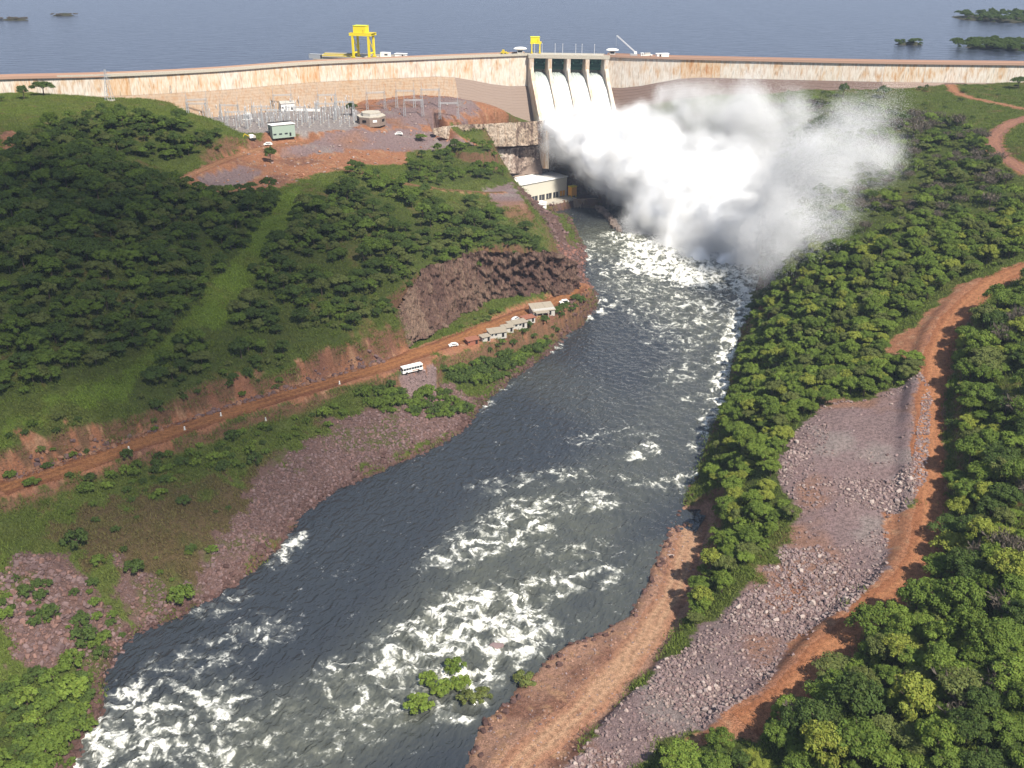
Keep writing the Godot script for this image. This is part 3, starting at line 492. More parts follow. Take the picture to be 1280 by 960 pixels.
func paint_ground(f: Field):
	for k in f.kind.size(): f.kind[k] = GRASS
	for z in [V_GORGE, V_BELT, V_FRONT, V_UPPER, V_HILL1, V_HILL2, V_HILL3, V_CLIFFTOP]: paint(f, z, FLOOR, 4.0)
	for z in [V_BANK1, V_BANK2, V_CORNER]: paint(f, z, FLOOR, 3.0)
	paint(f, G_LEFTCLEAR, LUSH, 3.0)
	paint(f, V_BANK4, BROWN, 9.0); paint(f, Z_BROWN, BROWN, 8.0)
	paint(f, Z_LEFTRED, RED, 3.0); paint(f, Z_LEFTRED_LOW, RED, 3.0); paint(f, Z_YARD, YARD, 2.0); paint(f, Z_PADGREY, GRAVEL, 3.0); paint(f, Z_PADGREY4, GRAVEL, 8.0); paint(f, Z_SLOPEROCK, ROCK, 2.5); paint(f, Z_PADGREY2, GRAVEL, 1.5); paint(f, Z_PADGREY3, GRAVEL, 2.0)
	paint(f, Z_REDFAR, RED, 3.0); paint(f, Z_CUT, RED, 5.0); paint(f, Z_SLOPERED, RUBBLE, 4.0)
	paint(f, Z_RUB1, RUBBLE, 4.0); paint(f, Z_RUB2, RUBBLE, 4.0); paint(f, Z_RUB3, RUBBLE, 4.0); paint(f, Z_RUB4, GRAVEL, 2.0)
	paint(f, Z_BUSPAD, RED, 1.5); paint(f, Z_SHEDPAD, RED, 1.5)
	paint(f, Z_RIVERROAD, SAND, 1.5)
	paint(f, Z_QUARRY, GRAVEL, 2.5); paint(f, Z_RED1, RED, 2.0); paint(f, Z_RED2, RED, 2.0); paint(f, Z_RED3, RED, 3.0); paint(f, Z_SPUR, RED, 2.0)
	paint_line(f, R_LEFT, 6.5, RED); paint_line(f, R_RIGHT, 5.2, RED); paint_line(f, R_RIVER, 7.5, SAND); paint_line(f, R_UPPER, 5.0, RED); paint_line(f, R_FAR, 4.0, RED); paint_line(f, R_PAD, 5.0, RED); paint_line(f, R_HILL, 2.2, RED)
	paint(f, PIT, RUBBLE, 1.0)

func ground_mesh(f: Field, drop_near := false) -> ArrayMesh:
	var pts := PackedVector3Array(); pts.resize(f.nx * f.nz)
	var cols := PackedColorArray(); cols.resize(f.nx * f.nz)
	var keep := PackedByteArray(); keep.resize(f.nx * f.nz)
	for j in f.nz:
		for i in f.nx:
			var k := j * f.nx + i; var x := f.x0 + i * f.step; var z := f.z0 + j * f.step
			pts[k] = Vector3(x, f.h[k], z)
			keep[k] = 0 if drop_near and z > near_field.z0 + 3.0 and x > near_field.x0 + 3.0 and x < -near_field.x0 - 3.0 else 1
			var what: int = f.kind[k]
			var c: Color = GROUND_COLORS[what]
			var a := noise.get_noise_2d(x * 2.0 + 300.0, z * 2.0); var b := fine.get_noise_2d(x * 2.0, z * 2.0 + 40.0)
			var steep := 0.0
			if i > 0 and j > 0 and i < f.nx - 1 and j < f.nz - 1: steep = Vector2(f.h[k + 1] - f.h[k - 1], f.h[k + f.nx] - f.h[k - f.nx]).length() / (2.0 * f.step)
			if what == GRASS or what == FLOOR or what == LUSH:
				# bare earth shows through in patches and wherever the ground is steep
				var bare := smoothstep(0.28, 0.55, a + 0.4 * b) * (0.7 if what == GRASS else 0.35) + smoothstep(0.85, 1.5, steep + 0.3 * b)
				c = c.lerp(Color(0.13, 0.17, 0.03) if b > 0.0 else Color(0.10, 0.10, 0.035), 0.35 * absf(a + b))
				c = c.lerp(Color(0.24, 0.13, 0.08), minf(bare, 0.9))
			elif what == GRAVEL:
				c = c.lerp(Color(0.33, 0.19, 0.14), smoothstep(0.1, 0.5, a)); c = c.lerp(Color(0.33, 0.27, 0.25), smoothstep(0.1, 0.5, -a))
			elif what == RED or what == SAND:
				c = c.lerp(Color(0.26, 0.13, 0.09), smoothstep(0.05, 0.5, a)); c = c.lerp(Color(0.47, 0.27, 0.16), smoothstep(0.15, 0.5, b))
			elif what == RUBBLE or what == BROWN:
				c = c.lerp(Color(0.11, 0.12, 0.035), smoothstep(0.1, 0.45, a + 0.3 * b) * 0.9)
			if f.h[k] < 1.0 and what != SAND: c = c.lerp(Color(0.10, 0.055, 0.050), smoothstep(1.0, 0.2, f.h[k] + b))     # wet, algae-stained rock at the waterline
			cols[k] = c
	return sheet(f.nx, f.nz, pts, cols, null, keep)

const PIT = [Vector2(-16, -690), Vector2(2, -672), Vector2(22, -682), Vector2(20, -690), Vector2(46, -711), Vector2(62, -706), Vector2(68, -722), Vector2(30, -744), Vector2(-8, -712)]

func build_terrain():
	river = poly(LEFT_BANK)
	river.append_array(poly([Vector2(22, -692), Vector2(46, -711), Vector2(61, -707), Vector2(75, -715), Vector2(110, -705), Vector2(140, -660), Vector2(152, -610)]))
	var rb := poly(RIGHT_BANK); rb.reverse()
	river.append_array(rb)
	near_field = Field.new(-270.0, -440.0, 270.0, -100.0, 1.0)
	far_field = Field.new(-470.0, -800.0, 480.0, -434.0, 2.0)
	var c := coarse_heights()
	var under := PackedVector2Array()
	for k in CLIFF_FOOT.size(): under.append(Vector2(CLIFF_FOOT[k].x, CLIFF_FOOT[k].z).lerp(Vector2(CLIFF_TOP[k].x, CLIFF_TOP[k].z), 0.75) + Vector2(-0.6, -1.2))
	#     # the ground between the road and the cliff's foot
	for p in [Vector2(38, -495), Vector2(26, -470), Vector2(0, -440), Vector2(-40, -402)]: under.append(p)
	var terrace := poly(TIER2_TOP.map(func(p): return Vector2(p.x, p.z)))
	for k in range(TIER1_FOOT.size() - 1, 1, -1): terrace.append(Vector2(TIER1_FOOT[k].x, TIER1_FOOT[k].z))
	for f in [near_field, far_field]:
		fill(f, c)
		carve_river(f)
		bench_poly(f, poly(Z_YARD), 71.5, 9.0); bench_poly(f, poly(Z_PADGREY2), 45.0, 5.0)
		bench_poly(f, under, 14.6, 2.2, 0.5)
		bench_poly(f, poly(LOWPAD), 57.5, 2.0, 0.4); bench_poly(f, terrace, 43.0, 2.0); bench_poly(f, poly(PIT), 5.6, 2.0)
		bench_poly(f, poly(Z_SHEDPAD), 13.6, 3.0); bench_poly(f, poly(Z_BUSPAD), 16.6, 4.0)
		bench_line(f, smooth_line(R_LEFT, 3), 5.5, 3.5)
		bench_line(f, smooth_line(R_RIGHT, 3), 5.5, 5.0); bench_line(f, smooth_line(R_RIVER, 3), 5.5, 4.5)
		bench_line(f, smooth_line(R_UPPER, 3), 4.0, 5.0); bench_line(f, smooth_line(R_FAR, 3), 3.5, 4.0); bench_line(f, smooth_line(R_PAD, 3), 4.0, 5.0); bench_line(f, smooth_line(R_HILL, 3), 2.0, 3.0)
		paint_ground(f)
	var near := struct("ground", ground_mesh(near_field), mat.ground)
	var far := struct("ground", ground_mesh(far_field, true), mat.ground)

func road(called: String, a: Array, width: float, base: Color, dark: Color, label: String):
	var line := smooth_line(a, 14); var cols := 17
	var pts := PackedVector3Array(); var cs := PackedColorArray()
	for k in line.size():
		var t := (line[mini(k + 1, line.size() - 1)] - line[maxi(k - 1, 0)]); t.y = 0.0; t = t.normalized()
		var side := Vector3(-t.z, 0, t.x)
		for i in cols:
			var s := i / (cols - 1.0) * 2.0 - 1.0
			var w := width * 0.5 * (1.0 + 0.3 * noise.get_noise_2d(line[k].x * 5.0 + signf(s) * 200.0, line[k].z * 5.0) + 0.16 * fine.get_noise_2d(line[k].x * 3.0 + signf(s) * 200.0, line[k].z * 3.0))
			var p := line[k] + side * s * w
			p.y = ground(p.x, p.z) + 0.14 - 0.13 * pow(absf(s), 6.0)
			var rut := exp(-pow((absf(s) - 0.32) / 0.13, 2.0))
			p.y -= 0.05 * rut
			pts.append(p)
			var c := base.lerp(dark, clampf(0.45 + 0.8 * pow(absf(s), 3.0) - 0.75 * rut + 0.7 * noise.get_noise_2d(p.x * 3.0, p.z * 3.0) + 0.3 * fine.get_noise_2d(p.x * 3.0, p.z * 3.0), 0.0, 1.0))
			cs.append(c)
	var o := struct(called, sheet(cols, line.size(), pts, cs), mat.road)
	o.set_meta("label", label)

func build_roads():
	road("dirt_road", R_LEFT, 10.5, Color(0.43, 0.195, 0.085), Color(0.25, 0.105, 0.055), "red dirt road along the left bank below the cliff")
	road("dirt_road", R_RIGHT, 9.0, Color(0.46, 0.21, 0.105), Color(0.36, 0.15, 0.075), "orange dirt road climbing the right bank past the quarry spoil")
	road("dirt_road", R_UPPER, 8.0, Color(0.40, 0.20, 0.13), Color(0.30, 0.15, 0.11), "curving red road among grass at the right edge")
	road("dirt_road", R_FAR, 5.5, Color(0.45, 0.22, 0.12), Color(0.34, 0.16, 0.09), "narrow red track below the right wing of the dam")
	road("dirt_road", R_PAD, 7.0, Color(0.46, 0.24, 0.13), Color(0.30, 0.14, 0.08), "pale track up to the red platform by the switchyard")
	road("dirt_road", R_HILL, 3.5, Color(0.28, 0.15, 0.09), Color(0.17, 0.11, 0.05), "thin track over the green hill to the grey pad")
	road("river_track", R_RIVER, 9.0, Color(0.53, 0.325, 0.20), Color(0.41, 0.21, 0.13), "sandy track that dips into the river on the right bank")

func rock_face(called: String, top: Array, foot: Array, label: String, colors: Array, relief_m: float, column: float, over := 0.8):
	# a cut rock wall between two lines, with upright ribs, ledges and broken blocks
	var n := 0.0
	for k in top.size() - 1: n += top[k].distance_to(top[k + 1])
	var nx := int(n / 0.8) + 2; var nz := 34
	var pts := PackedVector3Array(); var cs := PackedColorArray()
	var cell := FastNoiseLite.new()
	cell.noise_type = FastNoiseLite.TYPE_CELLULAR; cell.frequency = 1.0; cell.cellular_return_type = FastNoiseLite.RETURN_CELL_VALUE; cell.seed = 5
	for j in nz:
		var v := j / (nz - 1.0)
		for i in nx:
			var u := i / (nx - 1.0)
			var a := along(top, u) + Vector3(0, over * 0.4 + minf(over, 0.9) * fine.get_noise_1d(u * n * 2.0), 0); var b := along(foot, u) - Vector3(0, 0.8, 0)
			var p := a.lerp(b, v)
			var t := along(top, minf(u + 0.01, 1.0)) - along(top, maxf(u - 0.01, 0.0)); t.y = 0.0; t = t.normalized()
			var out := Vector3(-t.z, 0, t.x)
			if out.z < 0.0: out = -out
			var s := u * n
			var rib := cell.get_noise_2d(s / column + 0.4 * fine.get_noise_2d(s, p.y), p.y / (column * 4.5)); var block := cell.get_noise_2d(s / (column * 2.6) + 40.0, p.y / (column * 2.2))
			p += out * (relief_m * (0.55 * rib + 0.5 * block + 0.9 * noise.get_noise_2d(s * 2.2, p.y * 2.0) + 0.4 * fine.get_noise_2d(s * 2.0, p.y * 2.0)) + 0.5 * relief_m)
			pts.append(p)
			var m := clampf(0.5 + 0.55 * block + 0.5 * rib + 0.8 * noise.get_noise_2d(s * 1.3 + 500.0, p.y * 0.8) + 0.6 * fine.get_noise_2d(s * 3.0, p.y * 0.25), 0.0, 1.0)
			cs.append(colors[0].lerp(colors[1], minf(m * 2.0, 1.0)).lerp(colors[2], clampf(m * 2.0 - 1.0, 0.0, 1.0)))
	var o := struct(called, sheet(nx, nz, pts, cs), mat.rock)
	o.set_meta("label", label)

func build_rock():
	rock_face("cliff", CLIFF_TOP, CLIFF_FOOT, "brown vertical rock cliff above the left bank road", [Color(0.115, 0.070, 0.058), Color(0.145, 0.088, 0.068), Color(0.20, 0.135, 0.10)], 4.2, 1.5, 6.0)
	rock_face("rock_cut", TIER1_TOP, TIER1_FOOT, "upper pale rock cut with upright drill ribs below the red terrace", [Color(0.17, 0.12, 0.10), Color(0.46, 0.35, 0.26), Color(0.54, 0.44, 0.35)], 1.2, 2.2, 0.3)
	rock_face("rock_cut", TIER2_TOP, TIER2_FOOT, "lower grey rock cut behind the powerhouse", [Color(0.18, 0.13, 0.11), Color(0.44, 0.34, 0.28), Color(0.58, 0.50, 0.43)], 1.2, 2.2, 0.3)

# ------------------------------------------------------------------ water

func stroke_value(p: Vector2, list: Array) -> float:
	var best := 0.0
	for s in list:
		var d := Geometry2D.get_closest_point_to_segment(p, s[0], s[1]).distance_to(p)
		if d < s[2] * 1.6: best = maxf(best, s[3] * (1.0 - smoothstep(0.25, 1.0, d / (s[2] * 1.6))))
	return best

func plain_noise(w: int, h: int, freq: float, octaves: int, seed_: int, fractal: int, warp: float, stretch := 1.0) -> PackedByteArray:
	var f := FastNoiseLite.new()
	f.seed = seed_; f.frequency = freq; f.fractal_type = fractal; f.fractal_octaves = octaves
	if warp > 0.0:
		f.domain_warp_enabled = true; f.domain_warp_amplitude = warp; f.domain_warp_frequency = freq * 0.8; f.domain_warp_fractal_octaves = 3
	var img := f.get_image(int(w / stretch), h)
	img.convert(Image.FORMAT_L8)
	if stretch != 1.0: img.resize(w, h, Image.INTERPOLATE_CUBIC)
	return img.get_data()

const FLOW := Vector2(-0.451, 0.893)       # mean direction of the current in plan; the foam is drawn out along it
const ACROSS := Vector2(0.893, 0.451)

func build_river():
	var a0 := -288.0; var f0 := -700.0; var w := 220.0; var d := 610.0
	# where the water breaks and where air and silt cloud it, on a 2.5 m grid laid along the current
	var cell := 2.5; var mx := int(w / cell) + 1; var mz := int(d / cell) + 1
	var foam := PackedByteArray(); foam.resize(mx * mz)
	var silt := PackedByteArray(); silt.resize(mx * mz)
	for j in mz:
		for i in mx:
			var p := ACROSS * (a0 + i * cell) + FLOW * (f0 + j * cell)
			foam[j * mx + i] = int(255.0 * stroke_value(p, FOAM)); silt[j * mx + i] = int(255.0 * stroke_value(p, MILKY))
	var tw := 1024; var th := 2048
	var fi := Image.create_from_data(mx, mz, false, Image.FORMAT_L8, foam); var si := Image.create_from_data(mx, mz, false, Image.FORMAT_L8, silt)
	fi.resize(tw, th, Image.INTERPOLATE_CUBIC); si.resize(tw, th, Image.INTERPOLATE_CUBIC)
	var fm := fi.get_data(); var sm := si.get_data()
	var threads := plain_noise(tw, th, 0.030, 5, 41, FastNoiseLite.FRACTAL_RIDGED, 34.0, 1.5); var blobs := plain_noise(tw, th, 0.026, 5, 42, FastNoiseLite.FRACTAL_FBM, 30.0, 1.3)
	var small := plain_noise(tw, th, 0.11, 3, 44, FastNoiseLite.FRACTAL_FBM, 8.0, 1.4)
	var waves := plain_noise(tw, th, 0.042, 5, 43, FastNoiseLite.FRACTAL_RIDGED, 16.0, 0.6)
	var pattern := PackedByteArray(); pattern.resize(tw * th)
	var count := PackedInt32Array(); count.resize(256)
	for k in tw * th:
		var v := (threads[k] * 6 + blobs[k] * 2 + small[k] * 2) / 10
		pattern[k] = v; count[v] += 1
	var high := 255; var low := 255; var sum := 0          # levels that leave 1.8 % and 86 % of the surface above them
	for v in range(255, -1, -1):
		sum += count[v]
		if sum < tw * th * 0.018: high = v
		if sum < tw * th * 0.86: low = v
	var rgb := PackedByteArray(); rgb.resize(tw * th * 3)
	var rough := PackedByteArray(); rough.resize(tw * th)
	var deep := lin(0.027, 0.031, 0.036); var cloudy := lin(0.095, 0.098, 0.072); var white := lin(0.80, 0.79, 0.73); var thin := lin(0.34, 0.34, 0.28)
	for k in tw * th:
		var m := fm[k]; var pat := pattern[k]
		# foam where the pattern rises above a level that the breaking water lowers; sparse flecks elsewhere
		var level := high - (high - low) * m / 255
		var f := clampf((pat - level) / 46.0, 0.0, 1.0)
		var lace := clampf((pat - level + 40) / 80.0, 0.0, 1.0) * 0.55
		var s := sm[k] / 255.0 * (0.55 + blobs[k] / 560.0)
		var r := lerpf(deep.r, cloudy.r, s); var g := lerpf(deep.g, cloudy.g, s); var b := lerpf(deep.b, cloudy.b, s)
		if m > 24:
			lace *= minf(1.0, (m - 24) / 60.0)
			r = lerpf(r, thin.r, lace); g = lerpf(g, thin.g, lace); b = lerpf(b, thin.b, lace)
		rgb[k * 3] = int(255.0 * lerpf(r, white.r, f)); rgb[k * 3 + 1] = int(255.0 * lerpf(g, white.g, f)); rgb[k * 3 + 2] = int(255.0 * lerpf(b, white.b, f))
		rough[k] = int(lerpf(36.0, 200.0, f))
	var m := surface(Color.WHITE, 1.0, 0.5)
	m.albedo_texture = ImageTexture.create_from_image(Image.create_from_data(tw, th, false, Image.FORMAT_RGB8, rgb))
	m.roughness_texture = ImageTexture.create_from_image(Image.create_from_data(tw, th, false, Image.FORMAT_L8, rough))
	relief(m, ImageTexture.create_from_image(Image.create_from_data(tw, th, false, Image.FORMAT_L8, waves)), 60.0)
	# the surface itself, on a grid along the current: chop everywhere, standing waves across the current in the rapids
	var step := 0.85; var nx := int(w / step) + 1; var nz := int(d / step) + 1
	var chop := FastNoiseLite.new()
	chop.seed = 9; chop.frequency = 0.17; chop.fractal_octaves = 3
	var swell := FastNoiseLite.new()
	swell.seed = 10; swell.frequency = 0.08; swell.fractal_type = FastNoiseLite.FRACTAL_RIDGED; swell.fractal_octaves = 2
	var ci := Image.create_from_data(mx, mz, false, Image.FORMAT_L8, foam); ci.resize(nx, nz, Image.INTERPOLATE_BILINEAR)
	var cm := ci.get_data()
	var wet := PackedByteArray(); wet.resize(mx * mz)
	for j in mz:
		for i in mx:
			var p := ACROSS * (a0 + i * cell) + FLOW * (f0 + j * cell)
			wet[j * mx + i] = 1 if inside(p, river) or edge_distance(p, river) < 7.0 else 0
	var pts := PackedVector3Array(); pts.resize(nx * nz)
	var uvs := PackedVector2Array(); uvs.resize(nx * nz)
	var keep := PackedByteArray(); keep.resize(nx * nz)
	for j in nz:
		for i in nx:
			var k := j * nx + i; var u := i * step; var v := j * step; var p := ACROSS * (a0 + u) + FLOW * (f0 + v)
			uvs[k] = Vector2(u / w, v / d)
			keep[k] = wet[mini(int(v / cell), mz - 1) * mx + mini(int(u / cell), mx - 1)]
			var y := 0.0
			if keep[k]:
				var a := cm[k] / 255.0
				y = chop.get_noise_2d(u, v * 1.5) * (0.36 + 0.5 * a) + maxf(0.0, swell.get_noise_2d(u, v * 1.7)) * (0.25 + 1.6 * a) - 0.25
			pts[k] = Vector3(p.x, y, p.y)
	struct("river_water", sheet(nx, nz, pts, null, uvs, keep), m)

func build_reservoir():
	var line := [Vector2(-3500, -560), Vector2(-700, -590)]
	line.append_array(CREST); line.append_array(CREST_R); line.append_array([Vector2(800, -690), Vector2(3500, -690)])
	var b := Build.new()
	for k in line.size() - 1:
		var p: Vector2 = line[k]; var q: Vector2 = line[k + 1]
		b.quad(Vector3(p.x * (1.6 if absf(p.x) > 600 else 1.0), 97, -5000), Vector3(q.x * (1.6 if absf(q.x) > 600 else 1.0), 97, -5000), Vector3(q.x, 97, q.y), Vector3(p.x, 97, p.y))
	var m := surface(lin(0.036, 0.044, 0.068), 0.2, 0.5)
	var ripples := noise_image(512, 0.04, 5, 51)
	triplanar(m, ramp(noise_image(512, 0.012, 4, 52), [[0.0, grey(0.88)], [0.5, grey(0.95)], [1.0, grey(1.0)]]), Vector3(1.0 / 420.0, 1, 1.0 / 160.0))
	relief(m, ImageTexture.create_from_image(ripples), 60.0)
	struct("reservoir_water", b.mesh(), m)

# ------------------------------------------------------------------ dam

const DAM_AT := Vector3(40, 0, -764)

func resample(a: Array, step: float) -> PackedVector2Array:
	var c := smooth_line(a.map(func(p): return Vector3(p.x, 0, p.y)), 8)
	var total := 0.0
	for k in c.size() - 1: total += c[k].distance_to(c[k + 1])
	var n := int(round(total / step)); var out := PackedVector2Array()
	for k in n + 1:
		var p := along(Array(c), float(k) / n)
		out.append(Vector2(p.x, p.z))
	return out

func build_dam():
	var dam := thing("concrete_dam", "long pale concrete gravity dam with rust streaks across the top of the valley", "dam", DAM_AT)
	var prism := func(p: Vector2, q: Vector2, n0: Vector2, n1: Vector2, o0: float, o1: float, y0: float, y1: float, y0q := -1.0) -> ArrayMesh:
		# a block between two stations, from offset o0 to o1 downstream of the axis
		var b := Build.new(); var c := []
		for y in [y0, y1]:
			for e in [[p, n0, o0], [q, n1, o0], [q, n1, o1], [p, n0, o1]]:
				var s: Vector2 = e[0] + e[1] * e[2]
				c.append(Vector3(s.x, y0q if y == y0 and y0q > 0.0 and e[0] == q else y, s.y) - DAM_AT)
		b.quad(c[3], c[7], c[6], c[2]); b.quad(c[1], c[5], c[4], c[0]); b.quad(c[4], c[5], c[6], c[7]); b.quad(c[0], c[3], c[2], c[1])
		b.quad(c[0], c[4], c[7], c[3]); b.quad(c[2], c[6], c[5], c[1])
		return b.mesh()
	for wing in 2:
		var line := resample(CREST, 14.0) if wing == 0 else resample(CREST_R, 14.0)
		var normal := []
		for k in line.size():
			var t := (line[mini(k + 1, line.size() - 1)] - line[maxi(k - 1, 0)]).normalized()
			normal.append(Vector2(-t.y, t.x) if t.x > 0 else Vector2(t.y, -t.x))
		for k in line.size() - 1:
			var near := (float(line.size() - 1 - k) if wing == 0 else float(k)) * 14.0    # metres to the spillway
			var far := near + (-14.0 if wing == 0 else 14.0)      # the same for the panel's other end
			var low := 86.5 - 9.5 * (1.0 - smoothstep(8.0, 70.0, near)); var low_q := 86.5 - 9.5 * (1.0 - smoothstep(8.0, 70.0, far))
			var gap := (line[k + 1] - line[k]).normalized() * 0.05
			var p := line[k] + gap; var q := line[k + 1] - gap
			var kind: int = [1, 3, 3, 1, 0, 3][rng.randi() % 6]
			if wing == 0 and near > 110.0 and rng.randf() < 0.55: kind = 2 if rng.randf() < 0.25 else 0
			if wing == 1 and k in [4, 5]: kind = 2
			put("wall_panel", prism.call(p, q, normal[k], normal[k + 1], -4.0, 4.0 + rng.randf_range(-0.06, 0.06), low, 98.6, low_q), mat.concrete[kind], dam)
			put("crest_deck", prism.call(line[k], line[k + 1], normal[k], normal[k + 1], -5.6, 5.2, 98.6, 99.3), mat.pale_concrete if wing == 0 and near < 300 else mat.rail, dam)
			put("parapet", prism.call(line[k], line[k + 1], normal[k], normal[k + 1], 4.75, 5.1, 99.3, 100.3), mat.rail if wing == 1 or near > 330.0 else mat.pale_concrete, dam)
			put("parapet", prism.call(line[k], line[k + 1], normal[k], normal[k + 1], -5.5, -5.15, 99.3, 100.3), mat.rail, dam)
			# stepped roller-compacted body below the wall
			var b := Build.new(); var y := low; var yq := low_q; var o := 4.6
			while y > 22.0:
				var drop := 1.8 + rng.randf_range(-0.25, 0.25); var c := []
				for e in [[line[k], normal[k]], [line[k + 1], normal[k + 1]]]:
					for oo in [o, o + drop * 0.72]:
						var s: Vector2 = e[0] + e[1] * oo
						c.append(s)
				var f := func(v: Vector2, yy: float) -> Vector3: return Vector3(v.x, yy, v.y) - DAM_AT
				var fall := drop * (0.92 if wing == 0 else 0.85)      # weathered steps, nearly a slope
				b.quad(f.call(c[0], y), f.call(c[2], yq), f.call(c[3], yq - fall), f.call(c[1], y - fall))
				b.quad(f.call(c[1], y - fall), f.call(c[3], yq - fall), f.call(c[3], yq - drop), f.call(c[1], y - drop))
				y -= drop; yq -= drop; o += drop * 0.72
			var skin: Material = mat.rcc if rng.randf() < 0.5 else mat.rcc_pale
			if wing == 0 and near < 62.0: skin = mat.grey_rock
			if wing == 1: skin = mat.rcc_red if near < 190.0 else (mat.rcc_pink if rng.randf() < 0.7 else mat.rcc_red)
			put("stepped_face", b.mesh(), skin, dam)
	build_spillway(dam)

const CHUTE := [Vector2(2, 83.2), Vector2(7, 81.5), Vector2(13, 76.5), Vector2(21, 68.5), Vector2(30, 57.5), Vector2(38, 50), Vector2(45, 46.5), Vector2(52, 48)]

func build_spillway(dam: Node3D):
	var a := Vector2(CREST[CREST.size() - 1]); var z := Vector2(CREST_R[0]); var t := (z - a).normalized(); var span := a.distance_to(z)
	var d := Vector2(0.25, 0.968)
	var at := func(u: float, s: float, y: float) -> Vector3:
		var p: Vector2 = a + t * u + d * s
		return Vector3(p.x, y, p.y) - DAM_AT
	var block := func(u0: float, u1: float, s0: float, s1: float, y0: float, y1: float) -> ArrayMesh:
		var b := Build.new(); var c := []
		for y in [y0, y1]:
			for e in [[u0, s0], [u1, s0], [u1, s1], [u0, s1]]: c.append(at.call(e[0], e[1], y))
		b.quad(c[3], c[7], c[6], c[2]); b.quad(c[1], c[5], c[4], c[0]); b.quad(c[4], c[5], c[6], c[7]); b.quad(c[0], c[3], c[2], c[1])
		b.quad(c[0], c[4], c[7], c[3]); b.quad(c[2], c[6], c[5], c[1])
		return b.mesh()
	var bay := (span - 3.4) / 4.0
	# the mass under the bays, the slab over them
	put("spillway_sill", block.call(0.0, span, -6.0, 2.5, 30.0, 83.0), mat.pale_concrete, dam)
	put("spillway_bridge", block.call(-0.6, span + 0.6, 3.0, 8.2, 97.2, 99.7), mat.pale_concrete, dam)
	put("bridge_deck", block.call(-0.6, span + 0.6, -6.0, 3.0, 98.4, 99.6), mat.pale_concrete, dam)
	for k in 5:
		var w := 3.4; var u := bay * k
		if k in [1, 2, 3]: w = 3.0
		put("pier", block.call(u + 0.2, u + w, -6.0, 8.0, 60.0, 97.2), mat.concrete[0 if k % 2 else 3], dam)
		# the pier runs down the chute as a dividing wall
		var b := Build.new(); var rise := 5.0 if k in [0, 4] else 3.6
		for s in CHUTE.size() - 1:
			var p: Vector2 = CHUTE[s]; var q: Vector2 = CHUTE[s + 1]
			var hp := lerpf(11.0, rise, clampf(p.x / 14.0, 0, 1)); var hq := lerpf(11.0, rise, clampf(q.x / 14.0, 0, 1))
			var c := []
			for e in [[p, hp], [q, hq]]:
				for y in [e[0].y - 22.0 if k in [0, 4] else e[0].y - 2.0, e[0].y + e[1]]:
					for uu in [u + 0.6, u + w - 0.4]: c.append(at.call(uu, e[0].x + 4.0 * (1.0 - clampf(e[0].x / 14.0, 0, 1)), y))
			b.quad(c[2], c[6], c[7], c[3]); b.quad(c[0], c[4], c[6], c[2]); b.quad(c[3], c[7], c[5], c[1])
			if s == CHUTE.size() - 2: b.quad(c[6], c[4], c[5], c[7])
		put("chute_wall", b.mesh(), mat.concrete[0 if k == 0 else 1], dam)
		if k == 4: break
		var u0 := u + w; var u1 := u + bay + 0.2
		var cb := Build.new()
		for s in CHUTE.size() - 1: cb.quad(at.call(u0 - 0.5, CHUTE[s].x, CHUTE[s].y), at.call(u1 + 0.5, CHUTE[s].x, CHUTE[s].y), at.call(u1 + 0.5, CHUTE[s + 1].x, CHUTE[s + 1].y), at.call(u0 - 0.5, CHUTE[s + 1].x, CHUTE[s + 1].y))
		put("chute_floor", cb.mesh(), mat.pale_concrete, dam)
		# radial gate, raised: curved green skin with ribs
		var g := Build.new()
		for s in 6:
			var e0 := s / 6.0; var e1 := (s + 1) / 6.0
			var y0 := lerpf(97.0, 88.6, e0); var y1 := lerpf(97.0, 88.6, e1)
			g.quad(at.call(u0, 1.0 - 1.6 * sin(e0 * 1.5), y0), at.call(u1, 1.0 - 1.6 * sin(e0 * 1.5), y0), at.call(u1, 1.0 - 1.6 * sin(e1 * 1.5), y1), at.call(u0, 1.0 - 1.6 * sin(e1 * 1.5), y1))
		var gate := put("gate", g.mesh(), mat.green_paint, dam)
		for s in 3:
			var rb := Build.new(); var y := 95.6 - s * 2.6
			rb.box(at.call((u0 + u1) * 0.5, 0.7, y), Vector3(u1 - u0 - 0.1, 0.35, 1.2), Basis(Vector3.UP, -t.angle()))
			put("gate_rib", rb.mesh(), mat.green_paint, gate)
		for s in [0.22, 0.78]:
			var arm := Build.new()
			for y in [95.0, 92.5]: arm.tube(at.call(lerpf(u0, u1, s), 1.0, y), at.call(lerpf(u0, u1, s), 7.0, 94.0), 0.3, 0.3, 5)
			put("gate_arm", arm.mesh(), mat.green_paint, gate)
		# the released water
		var nx := 31; var nz := 60
		var pts := PackedVector3Array(); var cols := PackedColorArray()
		for j in nz:
			var s := -0.5 + j / (nz - 1.0) * 58.0
			var y := chute_height(s)
			for i in nx:
				var e := i / (nx - 1.0)
				var wob := fine.get_noise_2d(e * 200.0 + k * 300.0, s * 1.2); var wob2 := fine.get_noise_2d(e * 370.0 + k * 300.0, s * 7.0)
				var thick := lerpf(3.6, 2.2, clampf(s / 30.0, 0, 1)) + 0.6 * wob + 0.3 * wob2
				var p: Vector3 = at.call(lerpf(u0, u1, e), s + 0.3 * wob2, y + maxf(thick, 0.4) * (0.25 + 0.75 * pow(sin(PI * lerpf(0.08, 0.92, e)), 0.45)))
				pts.append(p + DAM_AT)
				var air := clampf(0.12 + s / 16.0 + 0.5 * wob + 0.3 * wob2, 0.0, 1.0)      # smooth green water at the gate breaks into white
				cols.append(Color(0.20, 0.25, 0.22).lerp(Color(0.62, 0.64, 0.63), air).lerp(Color(0.33, 0.37, 0.36), clampf(fine.get_noise_2d(e * 520.0 + k * 70.0, s * 0.5) * 1.6, 0.0, 0.75)))
